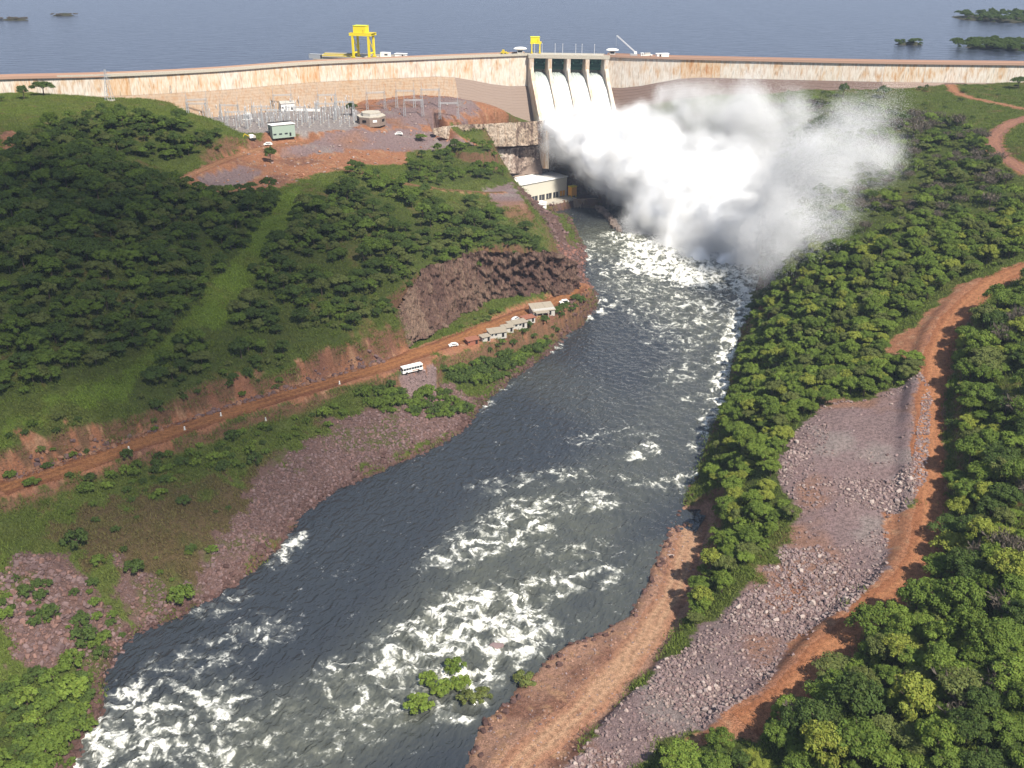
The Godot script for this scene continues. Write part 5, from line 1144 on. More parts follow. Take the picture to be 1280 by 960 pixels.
func build_yard():
	# switchyard below the left wing: rows of posts, portal frames with beams, transformers
	var q := poly(Z_YARD)
	var b := Build.new(); b.box(Vector3(0, 4.4, 0), Vector3(0.34, 8.8, 0.34)); var post := b.mesh()
	b = Build.new(); b.tube(Vector3(0, 8.8, 0), Vector3(0, 10.6, 0), 0.3, 0.22, 6); var insulator := b.mesh()
	b = Build.new(); b.box(Vector3(0, 0.2, 0), Vector3(1.0, 0.5, 1.0)); var foot := b.mesh()
	var proto: Node3D = null
	var n := 0
	for row in 13:
		for col in 26:
			var p := Vector2(-252 + col * 6.3 + rng.randf_range(-1.2, 1.2), -612 - row * 7.2 + (col * -0.9) + rng.randf_range(-0.8, 0.8))
			if not inside(p, q) or edge_distance(p, q) < 2.5 or rng.randf() < 0.12 or n >= 230: continue
			n += 1
			var at := Vector3(p.x, ground(p.x, p.y), p.y)
			if proto == null:
				proto = thing("switchyard_post", "grey insulator post in the switchyard, " + place_words(at), "post", at, 0.0, "switchyard insulator posts")
				put("post", post, mat.steel, proto); put("insulator", insulator, mat.porcelain, proto); put("footing", foot, mat.pale_concrete, proto)
			else:
				var c := proto.duplicate(); c.name = numbered("switchyard_post"); add_child(c); c.position = at; c.set_meta("label", "grey insulator post in the switchyard, " + place_words(at))
				c.scale = Vector3(1, rng.randf_range(0.35, 0.8), 1)
	var frames := [[-228, -668, 10], [-205, -662, 10], [-182, -655, 10], [-160, -650, 10], [-138, -648, 10], [-196, -634, 11], [-170, -625, 11], [-150, -632, 11], [-120, -655, 11], [-110, -668, 10], [-185, -690, 11], [-155, -690, 11], [-125, -690, 11], [-92, -690, 12], [-72, -690, 12], [-55, -690, 12], [-65, -672, 11], [-42, -676, 11]]
	for f in frames:
		var at := Vector3(f[0], ground(f[0], f[1]), f[1])
		var t := thing("portal_frame", "grey steel portal frame over the switchyard, " + place_words(at), "frame", at, rng.randf_range(-0.15, 0.25), "switchyard portal frames")
		for s in [-1, 1]:
			var lb := Build.new()
			for e in [[-0.5, -0.5], [0.5, -0.5], [0.5, 0.5], [-0.5, 0.5]]: lb.tube(Vector3(s * 6 + e[0] * 1.4, 0, e[1] * 1.4), Vector3(s * 6 + e[0] * 0.7, f[2], e[1] * 0.7), 0.13, 0.11, 4)
			for k in 6: lb.tube(Vector3(s * 6 - 0.6, k * f[2] / 6.0, 0.55), Vector3(s * 6 + 0.55, (k + 1) * f[2] / 6.0, 0.5), 0.08, 0.08, 4)
			put("mast", lb.mesh(), mat.steel, t)
			var sp := Build.new(); sp.tube(Vector3(s * 6, f[2], 0), Vector3(s * 6, f[2] + 5, 0), 0.16, 0.08, 5)
			put("spike", sp.mesh(), mat.steel, t)
		var bm := Build.new()
		for e in [[0.35, 0.35], [0.35, -0.35], [-0.35, 0.35], [-0.35, -0.35]]: bm.tube(Vector3(-6, f[2] - 0.6 + e[0], e[1]), Vector3(6, f[2] - 0.6 + e[0], e[1]), 0.1, 0.1, 4)
		for k in 8: bm.tube(Vector3(-6 + k * 1.5, f[2] - 0.95, 0.35), Vector3(-4.5 + k * 1.5, f[2] - 0.25, 0.35), 0.07, 0.07, 4)
		put("beam", bm.mesh(), mat.steel, t)
	for k in 4:
		var p := Vector2(-215 + k * 14.5, -672 + k * 1.2 + rng.randf_range(-16, 14))
		var t := thing("transformer", "grey finned transformer among the switchyard posts, " + place_words(Vector3(p.x, 72, p.y)), "transformer", Vector3(p.x, ground(p.x, p.y), p.y), rng.randf_range(-0.3, 0.3), "switchyard transformers")
		put("tank", box_mesh(Vector3(0, 1.9, 0), Vector3(4.2, 3.2, 2.6)), mat.porcelain, t)
		for s in 4: put("fin", box_mesh(Vector3(-1.5 + s, 1.9, 1.6), Vector3(0.5, 2.6, 0.5)), mat.steel, t)
		for s in 3:
			var bb := Build.new(); bb.tube(Vector3(-1.2 + s * 1.2, 3.5, 0), Vector3(-1.3 + s * 1.3, 5.0, 0), 0.28, 0.16, 6)
			put("bushing", bb.mesh(), mat.white, t)
		put("plinth", box_mesh(Vector3(0, 0.05, 0), Vector3(5.4, 0.6, 4.2)), mat.white, t)
	var house := block_house("control_house", "pale green control house with white striped roof by the switchyard", Vector3(-140, 70.2, -613), 0.5, Vector3(14, 6.6, 9), mat.mint, mat.white, -0.06, 3)
	for k in 2: put("window", box_mesh(Vector3(-7.04, 1.8 + k * 2.4, -1.5), Vector3(0.1, 1.4, 1.6)), mat.black, house)
	put("parapet", box_mesh(Vector3(0, 7.1, -4.8), Vector3(14.8, 0.5, 0.4)), mat.black, house)
	var oct := thing("octagonal_building", "eight-sided stone building with white upper ring by the switchyard", "building", Vector3(-90, 70.6, -648))
	for k in 8:
		for ring in [[9.0, 5.4, 2.2, "wall", mat.grey_rock], [6.0, 1.8, 6.0, "upper_wall", mat.plaster]]:
			var e := TAU * (k + 0.5) / 8
			var wb := Build.new(); wb.box(Vector3(cos(e) * ring[0] * 0.924, ring[2], sin(e) * ring[0] * 0.924), Vector3(0.5, ring[1], ring[0] * 0.765), Basis(Vector3.UP, -e))
			put(ring[3], wb.mesh(), ring[4], oct)
		var e2 := TAU * (k + 0.5) / 8
		var wn := Build.new(); wn.box(Vector3(cos(e2) * 8.66, 2.9, sin(e2) * 8.66), Vector3(0.4, 1.4, 2.6), Basis(Vector3.UP, -e2))
		put("window", wn.mesh(), mat.black if k != 1 else mat.white, oct)
	for ring in [[9.3, 5.0], [6.3, 7.0]]:
		var rb := Build.new(); rb.tube(Vector3(0, ring[1], 0), Vector3(0, ring[1] + 0.45, 0), ring[0], ring[0], 8)
		put("roof", rb.mesh(), mat.pale_concrete, oct)
	var shed := block_house("white_shed", "small white shed against the foot of the left wing", Vector3(-152, 72.5, -690), 0.3, Vector3(9, 4.5, 6), mat.white, mat.plaster, 0.1, 1)
	# lattice transmission tower on the left shoulder
	var tw := thing("transmission_tower", "slender lattice transmission tower in front of the far left dam wall", "tower", Vector3(-252, ground(-252, -640), -640))
	var tb := Build.new()
	for e in [[-1, -1], [1, -1], [1, 1], [-1, 1]]: tb.tube(Vector3(e[0] * 2.2, -0.5, e[1] * 2.2), Vector3(e[0] * 0.35, 19, e[1] * 0.35), 0.2, 0.12, 4)
	for k in 7:
		var w0 := lerpf(2.2, 0.35, k / 7.0); var w1 := lerpf(2.2, 0.35, (k + 1) / 7.0)
		for s in [-1, 1]: tb.tube(Vector3(-w0 * s, k * 2.7, w0), Vector3(w1 * s, (k + 1) * 2.7, w1), 0.1, 0.1, 4)
	put("mast", tb.mesh(), mat.steel, tw)
	for k in 3:
		var ab := Build.new(); ab.tube(Vector3(-4 + k * 0.5, 13 + k * 2.4, 0), Vector3(4 - k * 0.5, 13 + k * 2.4, 0), 0.16, 0.16, 4)
		put("cross_arm", ab.mesh(), mat.steel, tw)
	put("footing", box_mesh(Vector3(0, 0.1, 0), Vector3(5.0, 0.7, 5.0)), mat.pale_concrete, tw)
	# pale line of a kerb wall behind the yard
	var kb := thing("yard_wall", "low white wall along the back of the switchyard", "wall", Vector3(-185, 71.2, -694), -0.12)
	for k in 10: put("wall_panel", box_mesh(Vector3(-58 + k * 12, 0.7, 0), Vector3(11.7, 2.4, 0.5)), mat.white, kb)

func car(label: String, at: Vector3, turn: float, paint: Material, size := Vector3(4.3, 1.5, 1.8), group := ""):
	var c := thing("parked_car", label, "car", at, turn, group)
	var b := Build.new()
	var prof := [Vector2(-0.5, 0.2), Vector2(-0.5, 0.55), Vector2(-0.36, 0.62), Vector2(-0.22, 1.0), Vector2(0.3, 1.0), Vector2(0.44, 0.66), Vector2(0.5, 0.6), Vector2(0.5, 0.2)]
	for k in prof.size() - 1:
		var p: Vector2 = prof[k]; var q: Vector2 = prof[k + 1]; var ip := 0.5 if p.y < 0.7 else 0.42; var iq := 0.5 if q.y < 0.7 else 0.42
		b.quad(Vector3(p.x * size.x, p.y * size.y, -ip * size.z), Vector3(q.x * size.x, q.y * size.y, -iq * size.z), Vector3(q.x * size.x, q.y * size.y, iq * size.z), Vector3(p.x * size.x, p.y * size.y, ip * size.z))
		for s in [-1, 1]: b.tri(Vector3(0, 0.4 * size.y, s * 0.5 * size.z), Vector3(p.x * size.x, p.y * size.y, s * ip * size.z), Vector3(q.x * size.x, q.y * size.y, s * iq * size.z))
	put("body", b.mesh(), paint, c)
	for s in [-1, 1]:
		var wb := Build.new()
		wb.quad(Vector3(-0.28 * size.x, 0.66 * size.y, s * 0.505 * size.z), Vector3(-0.2 * size.x, 0.93 * size.y, s * 0.45 * size.z), Vector3(0.28 * size.x, 0.93 * size.y, s * 0.45 * size.z), Vector3(0.38 * size.x, 0.66 * size.y, s * 0.505 * size.z))
		put("side_window", wb.mesh(), mat.glass, c)
		for e in [-0.31, 0.31]:
			var tb := Build.new(); tb.tube(Vector3(e * size.x, 0.33, s * 0.42 * size.z), Vector3(e * size.x, 0.33, s * 0.52 * size.z), 0.34, 0.34, 10)
			put("wheel", tb.mesh(), mat.tyre, c)
		put("headlight", box_mesh(Vector3(0.5 * size.x, 0.5 * size.y, s * 0.36 * size.z), Vector3(0.08, 0.15, 0.3)), mat.porcelain, c)

func build_roadside():
	var dir := atan2(58.0, 51.0)          # the row of sheds follows the road
	var g := func(x: float, z: float) -> Vector3: return Vector3(x, ground(x, z) + 0.05, z)
	# the bus
	var bus := thing("bus", "white minibus with dark windows parked where the road widens", "bus", g.call(-42.5, -384.5), 0.55)
	put("body", box_mesh(Vector3(0, 1.05, 0), Vector3(9.4, 1.1, 2.5)), mat.white, bus)
	put("roof", box_mesh(Vector3(0, 2.85, 0), Vector3(9.4, 0.45, 2.5)), mat.white, bus)
	for s in [-1, 1]:
		for k in 7: put("side_window", box_mesh(Vector3(-3.75 + k * 1.25, 2.1, s * 1.2), Vector3(1.12, 1.02, 0.08)), mat.glass, bus)
		for k in 8: put("pillar", box_mesh(Vector3(-4.4 + k * 1.255, 2.1, s * 1.18), Vector3(0.14, 1.05, 0.1)), mat.white, bus)
		for e in [-2.9, 2.7]:
			var tb := Build.new(); tb.tube(Vector3(e, 0.48, s * 0.95), Vector3(e, 0.48, s * 1.27), 0.48, 0.48, 12)
			put("wheel", tb.mesh(), mat.tyre, bus)
		put("headlight", box_mesh(Vector3(-4.72, 0.9, s * 0.9), Vector3(0.06, 0.25, 0.4)), mat.porcelain, bus)
	put("windscreen", box_mesh(Vector3(-4.62, 2.1, 0), Vector3(0.1, 1.05, 2.2)), mat.glass, bus)
	put("rear_window", box_mesh(Vector3(4.62, 2.15, 0), Vector3(0.1, 0.9, 2.0)), mat.glass, bus)
	put("stripe", box_mesh(Vector3(1.2, 1.0, 1.262), Vector3(3.0, 0.35, 0.02)), mat.brick_red, bus)
	put("bumper", box_mesh(Vector3(-4.76, 0.6, 0), Vector3(0.15, 0.3, 2.4)), mat.steel, bus)
	car("small white car parked at the lower end of the shed row", g.call(-26.5, -414.5), 0.4, mat.white)
	car("silver car standing on the road beside the middle sheds", g.call(1.5, -452.0), dir, mat.porcelain)
	car("white van parked beyond the big tan-roofed shed", g.call(26.5, -474.5), 0.3, mat.white, Vector3(5.0, 2.2, 2.1))
	block_house("kiosk", "rusty red kiosk at the lower end of the shed row", g.call(-18.3, -420.1), dir - 0.35, Vector3(5.5, 2.2, 3.2), mat.brick_red, mat.rust_roof, 0.08, 1)
	block_house("white_kiosk", "low white-walled kiosk beside the rusty kiosk", g.call(-12.5, -424.0), dir - 0.3, Vector3(4, 2.2, 3), mat.plaster, mat.grey_roof, 0.05, 1)
	block_house("roadside_shed", "roadside shed with flat pale roof above the green bank", g.call(-7.1, -429.8), dir - 0.5, Vector3(8, 2.5, 5), mat.plaster, mat.grey_roof, 0.08, 2)
	block_house("brick_hut", "small grey-roofed hut between two longer sheds", g.call(-2.3, -435.7), dir - 0.4, Vector3(5, 2.2, 3.5), mat.plaster, mat.grey_roof, 0.06, 1)
	block_house("long_shed", "long narrow shed with pale tin roof beside the road", g.call(2.3, -440.8), dir - 0.35, Vector3(9, 2.4, 3.8), mat.plaster, mat.grey_roof, 0.06, 3)
	block_house("rubble_hut", "low rusty-roofed hut before the big shed", g.call(7.7, -448.1), dir - 0.3, Vector3(6, 2.1, 3.6), mat.plaster, mat.rust_roof, 0.05, 1)
	var big := block_house("big_shed", "largest shed with wide tan pitched roof and white front", g.call(14.8, -461.5), dir - 0.55, Vector3(11, 3.0, 7.5), mat.plaster, mat.grey_roof, 0.18, 3)
	put("porch_roof", box_mesh(Vector3(-1.5, 2.3, 5.0), Vector3(7, 0.2, 2.6)), mat.grey_roof, big)
	for k in 3: put("porch_post", box_mesh(Vector3(-4.6 + k * 3, 1.0, 6.1), Vector3(0.2, 2.4, 0.2)), mat.plaster, big)
	# roadside marker posts
	for p in [[-132, -301], [-108.5, -331], [-93.5, -336.5], [-70, -366], [-118, -318]]:
		var o := thing("marker_post", "short white marker post by the left bank road, " + place_words(g.call(p[0], p[1])), "post", g.call(p[0], p[1]), 0.0, "white marker posts along the left bank road")
		put("post", box_mesh(Vector3(0, 0.7, 0), Vector3(0.4, 1.5, 0.4)), mat.white, o)
		put("base", box_mesh(Vector3(0, 0.1, 0), Vector3(0.8, 0.3, 0.8)), mat.pale_concrete, o)
	# machines on the red platform by the control house
	var dz := thing("digger", "pale digger at the head of the track by the control house", "digger", g.call(-155, -598), 0.6)
	put("cab", box_mesh(Vector3(0, 2.2, 0), Vector3(2.6, 1.8, 2.2)), mat.white, dz)
	put("engine", box_mesh(Vector3(1.6, 1.8, 0), Vector3(1.6, 1.2, 2.2)), mat.plaster, dz)
	for s in [-1, 1]: put("track", box_mesh(Vector3(0.3, 0.5, s * 1.1), Vector3(4.2, 1.0, 0.6)), mat.tyre, dz)
	var arm := Build.new(); arm.tube(Vector3(-1.2, 2.2, 0), Vector3(-4, 4.0, 0), 0.25, 0.2, 5); arm.tube(Vector3(-4, 4, 0), Vector3(-5.5, 1, 0), 0.2, 0.15, 5)
	put("arm", arm.mesh(), mat.dark_yellow, dz)
	car("white pickup beside the digger on the red platform", g.call(-146, -600), 0.2, mat.white, Vector3(5.0, 1.9, 1.9))
	car("white pickup below the octagonal building", g.call(-72, -640), 0.2, mat.white, Vector3(5.0, 1.9, 1.9))

# ------------------------------------------------------------------ vegetation and stones

func leaf_crown(seed_: int, radius: float, rise: float, lobes: int, leaves: int, leaf: float, flat: float, base_y: float) -> ArrayMesh:
	# leaf-sized faces on many overlapping lobes; gaps stay between the lobes
	var r := RandomNumberGenerator.new(); r.seed = seed_
	var v := PackedVector3Array(); var n := PackedVector3Array(); var c := PackedColorArray(); var idx := PackedInt32Array()
	var centre := []
	for k in lobes:
		var a := k * 2.399 + r.randf() * 0.7; var d := radius * sqrt((k + 0.5) / lobes) * r.randf_range(0.72, 0.98)
		var y := base_y + rise * (1.0 - 0.75 * pow(d / radius, 2.0)) * r.randf_range(0.7, 1.08)
		centre.append([Vector3(cos(a) * d, y, sin(a) * d), radius * r.randf_range(0.22, 0.36), r.randf_range(0.72, 1.2)])
	for k in leaves:
		var l: Array = centre[k % lobes]
		var d := Vector3(r.randfn(), r.randfn() + 0.35, r.randfn()).normalized()
		if d.y < -0.35: d.y = -d.y
		var p: Vector3 = l[0] + Vector3(d.x, d.y * flat, d.z) * l[1] * (r.randf_range(0.65, 1.06) if r.randf() < 0.85 else r.randf_range(0.2, 0.7))
		var up := (d + Vector3(r.randfn(), r.randfn() + 0.7, r.randfn()) * 0.45).normalized()
		var s := up.cross(Vector3(r.randfn(), r.randfn(), r.randfn())).normalized(); var t := s.cross(up)
		var w := leaf * r.randf_range(0.6, 1.25); var o := v.size()
		v.append_array([p - s * w, p + t * w * 0.6, p + s * w, p - t * w * 0.6])
		var tint: float = l[2] * r.randf_range(0.75, 1.25)
		var col := Color(tint * r.randf_range(0.9, 1.15), tint, tint * r.randf_range(0.8, 1.1))
		for e in 4: n.append(up); c.append(col)
		idx.append_array([o, o + 2, o + 1, o, o + 3, o + 2])
	var arr := []
	arr.resize(Mesh.ARRAY_MAX)
	arr[Mesh.ARRAY_VERTEX] = v; arr[Mesh.ARRAY_NORMAL] = n; arr[Mesh.ARRAY_COLOR] = c; arr[Mesh.ARRAY_INDEX] = idx
	var m := ArrayMesh.new()
	m.add_surface_from_arrays(Mesh.PRIMITIVE_TRIANGLES, arr)
	return m

func trunk_mesh(seed_: int, h: float, spread: float) -> ArrayMesh:
	var r := RandomNumberGenerator.new(); r.seed = seed_
	var b := Build.new()
	var fork := Vector3(r.randf_range(-0.2, 0.2), h * 0.45, r.randf_range(-0.2, 0.2))
	b.tube(Vector3(0, -0.8, 0), fork, 0.26, 0.18, 6, false)
	for k in 5:
		var a := TAU * k / 5.0 + r.randf()
		var mid := fork + Vector3(cos(a) * spread * 0.4, h * 0.22, sin(a) * spread * 0.4)
		b.tube(fork, mid, 0.13, 0.09, 5, false)
		b.tube(mid, mid + Vector3(cos(a + 0.4) * spread * 0.4, h * 0.2, sin(a + 0.4) * spread * 0.4), 0.08, 0.03, 4, false)
	return b.mesh()

func twig_crown(seed_: int, radius: float, base_y: float) -> ArrayMesh:
	# a half-bare crown: fine upward twigs with a few dry leaves
	var r := RandomNumberGenerator.new(); r.seed = seed_
	var b := Build.new()
	for k in 260:
		var a := r.randf() * TAU; var d := radius * sqrt(r.randf()); var p := Vector3(cos(a) * d, base_y + r.randf_range(0.0, 2.6) * (1.0 - 0.5 * d / radius), sin(a) * d)
		var t := Vector3(r.randfn(), absf(r.randfn()) + 0.6, r.randfn()) * 0.7; b.tint = grey(r.randf_range(0.7, 1.2))
		b.tri(p, p + t, p + t * 0.5 + Vector3(r.randfn(), r.randfn(), r.randfn()) * 0.22)
		b.tri(p + t * 0.3, p + t * 0.9 + Vector3(r.randfn(), 0.3, r.randfn()) * 0.3, p + t * 0.6)
	return b.mesh()

var crowns := []
var trunks := []

func make_plants():
	for k in 5: crowns.append(leaf_crown(100 + k, 4.0, 2.6 + 0.3 * k, 20 + 2 * k, 4400, 0.23, 0.72, 2.6))            # spreading trees
	for k in 2: crowns.append(leaf_crown(120 + k, 3.2, 3.6, 22, 3800, 0.22, 0.95, 1.9))                               # rounder trees
	crowns.append(twig_crown(130, 3.6, 2.2))                                                                          # half-bare tree
	for k in 3: crowns.append(leaf_crown(140 + k, 2.2, 1.5, 11, 1100, 0.22, 0.9, 0.35))                               # shrubs
	for k in crowns.size(): trunks.append(trunk_mesh(200 + k, 6.0 if k < 8 else 1.6, 3.2 if k < 8 else 1.4))

func seen(p: Vector3) -> float:
	# how large one metre at p shows, 0 outside the picture
	var q := CAMERA_TURN.inverse() * (p - CAMERA_AT)
	if q.z > -20.0: return 0.0
	var u := q.x / -q.z / 0.5145; var w := q.y / -q.z / 0.3859
	return 1000.0 / -q.z if absf(u) < 1.06 and absf(w) < 1.08 else 0.0

func sow(zone: Array, spacing: float, types: Array, tones: Array, small: float, big: float, label: String, group: String, shrubs := false, gap := -0.2, kinds := [0, 1, 9]):
	var q := poly(zone); var r := bounds(q, 0.0)
	var z := r.position.y
	while z < r.end.y:
		var x := r.position.x
		while x < r.end.x:
			var p := Vector2(x + rng.randf_range(-0.45, 0.45) * spacing, z + rng.randf_range(-0.45, 0.45) * spacing)
			x += spacing
			if not inside(p, q) or noise.get_noise_2d(p.x * 2.2 + 900.0, p.y * 2.2) < gap or not ground_kind(p.x, p.y) in kinds: continue
			var h := ground(p.x, p.y)
			if h < 0.4: continue
			add_spot(Vector3(p.x, h, p.y), rng.randf_range(small, big) * rng.randf_range(0.85, 1.15), types[rng.randi() % types.size()], tones[rng.randi() % tones.size()], label, group, shrubs)
		z += spacing

func add_spot(at: Vector3, size: float, type: int, tone: int, label: String, group: String, shrub: bool, own := false):
	if type == 7: tone = 5
	var s := {"at": at, "size": size, "type": type, "tone": tone, "label": label, "group": group, "own": own, "turn": rng.randf() * TAU, "show": seen(at + Vector3(0, 3, 0)) * size, "tall": rng.randf_range(0.7, 1.35)}
	(shrub_spots if shrub else tree_spots).append(s)

const TONE_WORDS := ["mid green", "fresh green", "dark green", "yellow-green", "olive green", "bare brownish"]

func plant(list: Array, singles: int, called: String, category: String, mass: String, mass_label: String):
	list.sort_custom(func(a, b): return a.show > b.show)
	var rest := {}; var tints := {}
	for k in list.size():
		var s: Dictionary = list[k]
		var b := Basis(Vector3.UP, s.turn).scaled(Vector3(s.size, s.size * s.tall, s.size))
		if k < singles and s.show > 0.0:
			var o := thing(called, s.label if s.own else "%s %s, %s" % [TONE_WORDS[s.tone], s.label, place_words(s.at + Vector3(0, 3.0 * s.size if category == "tree" else s.size, 0))], category, s.at, 0.0, s.group)
			o.basis = b
			put("crown", crowns[s.type], mat.tones[s.tone], o); put("trunk", trunks[s.type], mat.bark, o)
		else:
			if not rest.has(s.type): rest[s.type] = []; tints[s.type] = []
			rest[s.type].append(Transform3D(b, s.at))
			var t: Color = LEAF_TONES[s.tone] * rng.randf_range(0.85, 1.15); t.a = 1.0
			tints[s.type].append(t)
	if rest.is_empty(): return
	var o := Node3D.new()
	o.name = mass; add_child(o); o.set_meta("kind", "stuff"); o.set_meta("label", mass_label); o.set_meta("category", "woodland")
	for t in rest:
		scatter("crowns", crowns[t], mat.leaf, rest[t], o, tints[t])
		if t < 8: scatter("trunks", trunks[t], mat.bark, rest[t], o)

func build_plants():
	make_plants()
	sow(V_FRONT, 5.0, [0, 1, 2, 3, 4, 5, 6, 0, 1, 5, 7], [0, 1, 1, 0, 3, 4, 2], 0.5, 1.45, "tree right of the orange road", "trees right of the orange road", false, -0.42)
	sow(V_BELT, 4.3, [0, 1, 2, 3, 4, 5, 6], [0, 1, 1, 0, 3, 4], 0.4, 1.0, "tree between river and quarry spoil", "trees in the belt along the right bank", false, -0.5)
	sow(V_UPPER, 5.8, [0, 1, 2, 3, 5, 7], [0, 4, 2, 1, 4], 0.45, 1.05, "tree beyond the spray", "trees in the wood beyond the spray", false, -0.03)
	sow(V_HILL1, 5.0, [0, 1, 2, 3, 4, 6], [2, 2, 0, 2, 4, 0], 0.4, 1.15, "tree on the far left hillside", "trees on the left hillside", false, -0.42)
	sow(V_HILL2, 5.8, [0, 1, 2, 3, 5, 6], [2, 0, 2, 4], 0.55, 1.15, "tree on the hill above the cliff", "trees on the hill above the cliff", false, -0.16)
	sow(V_GORGE, 6.5, [0, 1, 3, 5, 6], [2, 0, 4], 0.7, 1.3, "tree on the gorge slope beside the spray", "trees beside the spray", false, -0.6)
	sow(V_HILL3, 5.5, [5, 6, 2], [2, 0], 0.5, 0.95, "tree on the knoll below the red platform", "trees on the knoll", false, -0.05)
	# trees that stand alone
	for s in LONE: add_spot(Vector3(s[0], ground(s[0], s[1]), s[1]), s[2], s[3], s[4], s[5], "trees that stand alone", false, true)
	plant(tree_spots, 300, "tree", "tree", "woodland", "mass of further trees covering both banks")
	# shrubs
	sow(V_HILL2, 4.6, [8, 9, 10], [2, 0, 4], 0.5, 1.1, "shrub above the cliff", "shrubs above the cliff", true, -0.1)
	sow(V_CLIFFFOOT, 3.6, [8, 9, 10], [2, 0, 4], 0.4, 1.0, "shrub at the foot of the cliff", "shrubs at the cliff foot", true, -0.25)
	sow(V_CLIFFTOP, 3.2, [8, 9, 10], [2, 0], 0.6, 1.2, "shrub along the cliff top", "shrubs along the cliff top", true, -0.3)
	sow(V_HILL1, 5.0, [8, 9, 10], [2, 0], 0.5, 1.0, "shrub on the left hillside", "shrubs on the left hillside", true, -0.2)
	sow(V_BANK1, 3.0, [8, 9, 10], [0, 2, 0], 0.7, 1.35, "shrub on the bank below the minibus", "shrubs below the minibus", true, -0.35, [0, 1, 9, 5])
	sow(V_BANK2, 2.8, [8, 9, 10], [2, 0, 2], 0.7, 1.4, "shrub on the bank below the sheds", "shrubs below the sheds", true, -0.5, [0, 1, 9, 5, 2])
	sow(V_BANK3, 4.0, [8, 9, 10], [0, 2, 1], 0.5, 1.2, "shrub below the left bank road", "shrubs below the left bank road", true, -0.12)
	sow(V_BANK4, 7.0, [8, 9, 10], [2, 0], 0.4, 0.9, "shrub on the left bank", "shrubs on the left bank", true, 0.0, [0, 1, 9, 8])
	sow(V_CORNER, 3.0, [8, 9, 10], [0, 2, 0, 1], 0.7, 1.5, "shrub in the lower left corner", "shrubs in the lower left corner", true, -0.4)
	sow(V_SPARSE, 13.0, [8, 9, 10], [0, 2], 0.4, 1.0, "shrub below the right wing", "shrubs in the open grass", true, 0.05)
	sow(V_FRONT, 6.0, [8, 9, 10], [1, 0, 3], 0.6, 1.3, "shrub right of the orange road", "shrubs right of the orange road", true, -0.3)
	sow(V_BELT, 5.5, [8, 9, 10], [1, 0], 0.6, 1.2, "shrub along the right bank", "shrubs in the belt along the right bank", true, -0.3)
	sow(V_UPPER, 6.5, [8, 9, 10, 8, 9, 7], [1, 0, 4], 0.6, 1.2, "shrub beyond the spray", "shrubs beyond the spray", true, -0.3)
	sow(V_CUT, 4.5, [8, 9, 10], [2, 0, 4], 0.45, 1.0, "shrub on the red cut above the road", "shrubs on the road cut", true, 0.02, [0, 1, 2, 9])
	sow(Z_RUB2, 4.2, [8, 9, 10], [2, 0, 2], 0.4, 1.3, "shrub among the rubble of the left bank", "shrubs among the rubble", true, 0.1, [5])
	sow(V_GORGE, 5.5, [8, 9, 10], [2, 0, 4], 0.8, 1.6, "shrub on the gorge slope beside the spray", "shrubs beside the spray", true, -0.6)
	for s in BUSHES: add_spot(Vector3(s[0], maxf(ground(s[0], s[1]), -0.3), s[1]), s[2], s[3], s[4], s[5], s[6], true, true)
	plant(shrub_spots, 200, "shrub", "shrub", "undergrowth", "low undergrowth of further shrubs between the trees")
	# grass: uncountable
	var b := Build.new(); var r := RandomNumberGenerator.new(); r.seed = 3
	for k in 26:
		var p := Vector3(r.randfn() * 0.55, 0, r.randfn() * 0.55); var tip := p + Vector3(r.randfn() * 0.25, r.randf_range(0.35, 0.85), r.randfn() * 0.25); var s := Vector3(r.randfn(), 0, r.randfn()).normalized() * 0.07
		b.tint = grey(r.randf_range(0.75, 1.25)); b.tri(p - s, tip, p + s)
	var tuft := b.mesh(); var list := []; var cols := []
	var tries := 0
	while list.size() < 42000 and tries < 400000:
		tries += 1
		var x := rng.randf_range(-265, 265); var z := rng.randf_range(-438, -130)
		if rng.randf() < 0.35: x = rng.randf_range(-420, 420); z = rng.randf_range(-720, -430)
		var k := ground_kind(x, z)
		if not k in [GRASS, LUSH, BROWN, FLOOR] or (k == FLOOR and rng.randf() < 0.6) or (k == BROWN and rng.randf() < 0.3): continue
		var at := Vector3(x, ground(x, z) - 0.05, z)
		if at.y < 0.3 or seen(at) <= 0.0: continue
		var s := rng.randf_range(0.7, 1.5)
		list.append(Transform3D(Basis(Vector3.UP, rng.randf() * TAU).scaled(Vector3(s * 1.4, s, s * 1.4)), at))
		var c := Color(0.125, 0.165, 0.032) if k != BROWN else Color(0.15, 0.125, 0.05)
		if k == LUSH: c = Color(0.175, 0.245, 0.038)
		c = c.lerp(Color(0.16, 0.16, 0.05), maxf(0.0, noise.get_noise_2d(x * 3.0, z * 3.0)) * 1.2) * rng.randf_range(0.8, 1.2); c.a = 1.0
		cols.append(c)
	var o := scatter("grass", tuft, mat.leaf, list, null, cols)
	o.set_meta("label", "tall savanna grass over the open slopes")

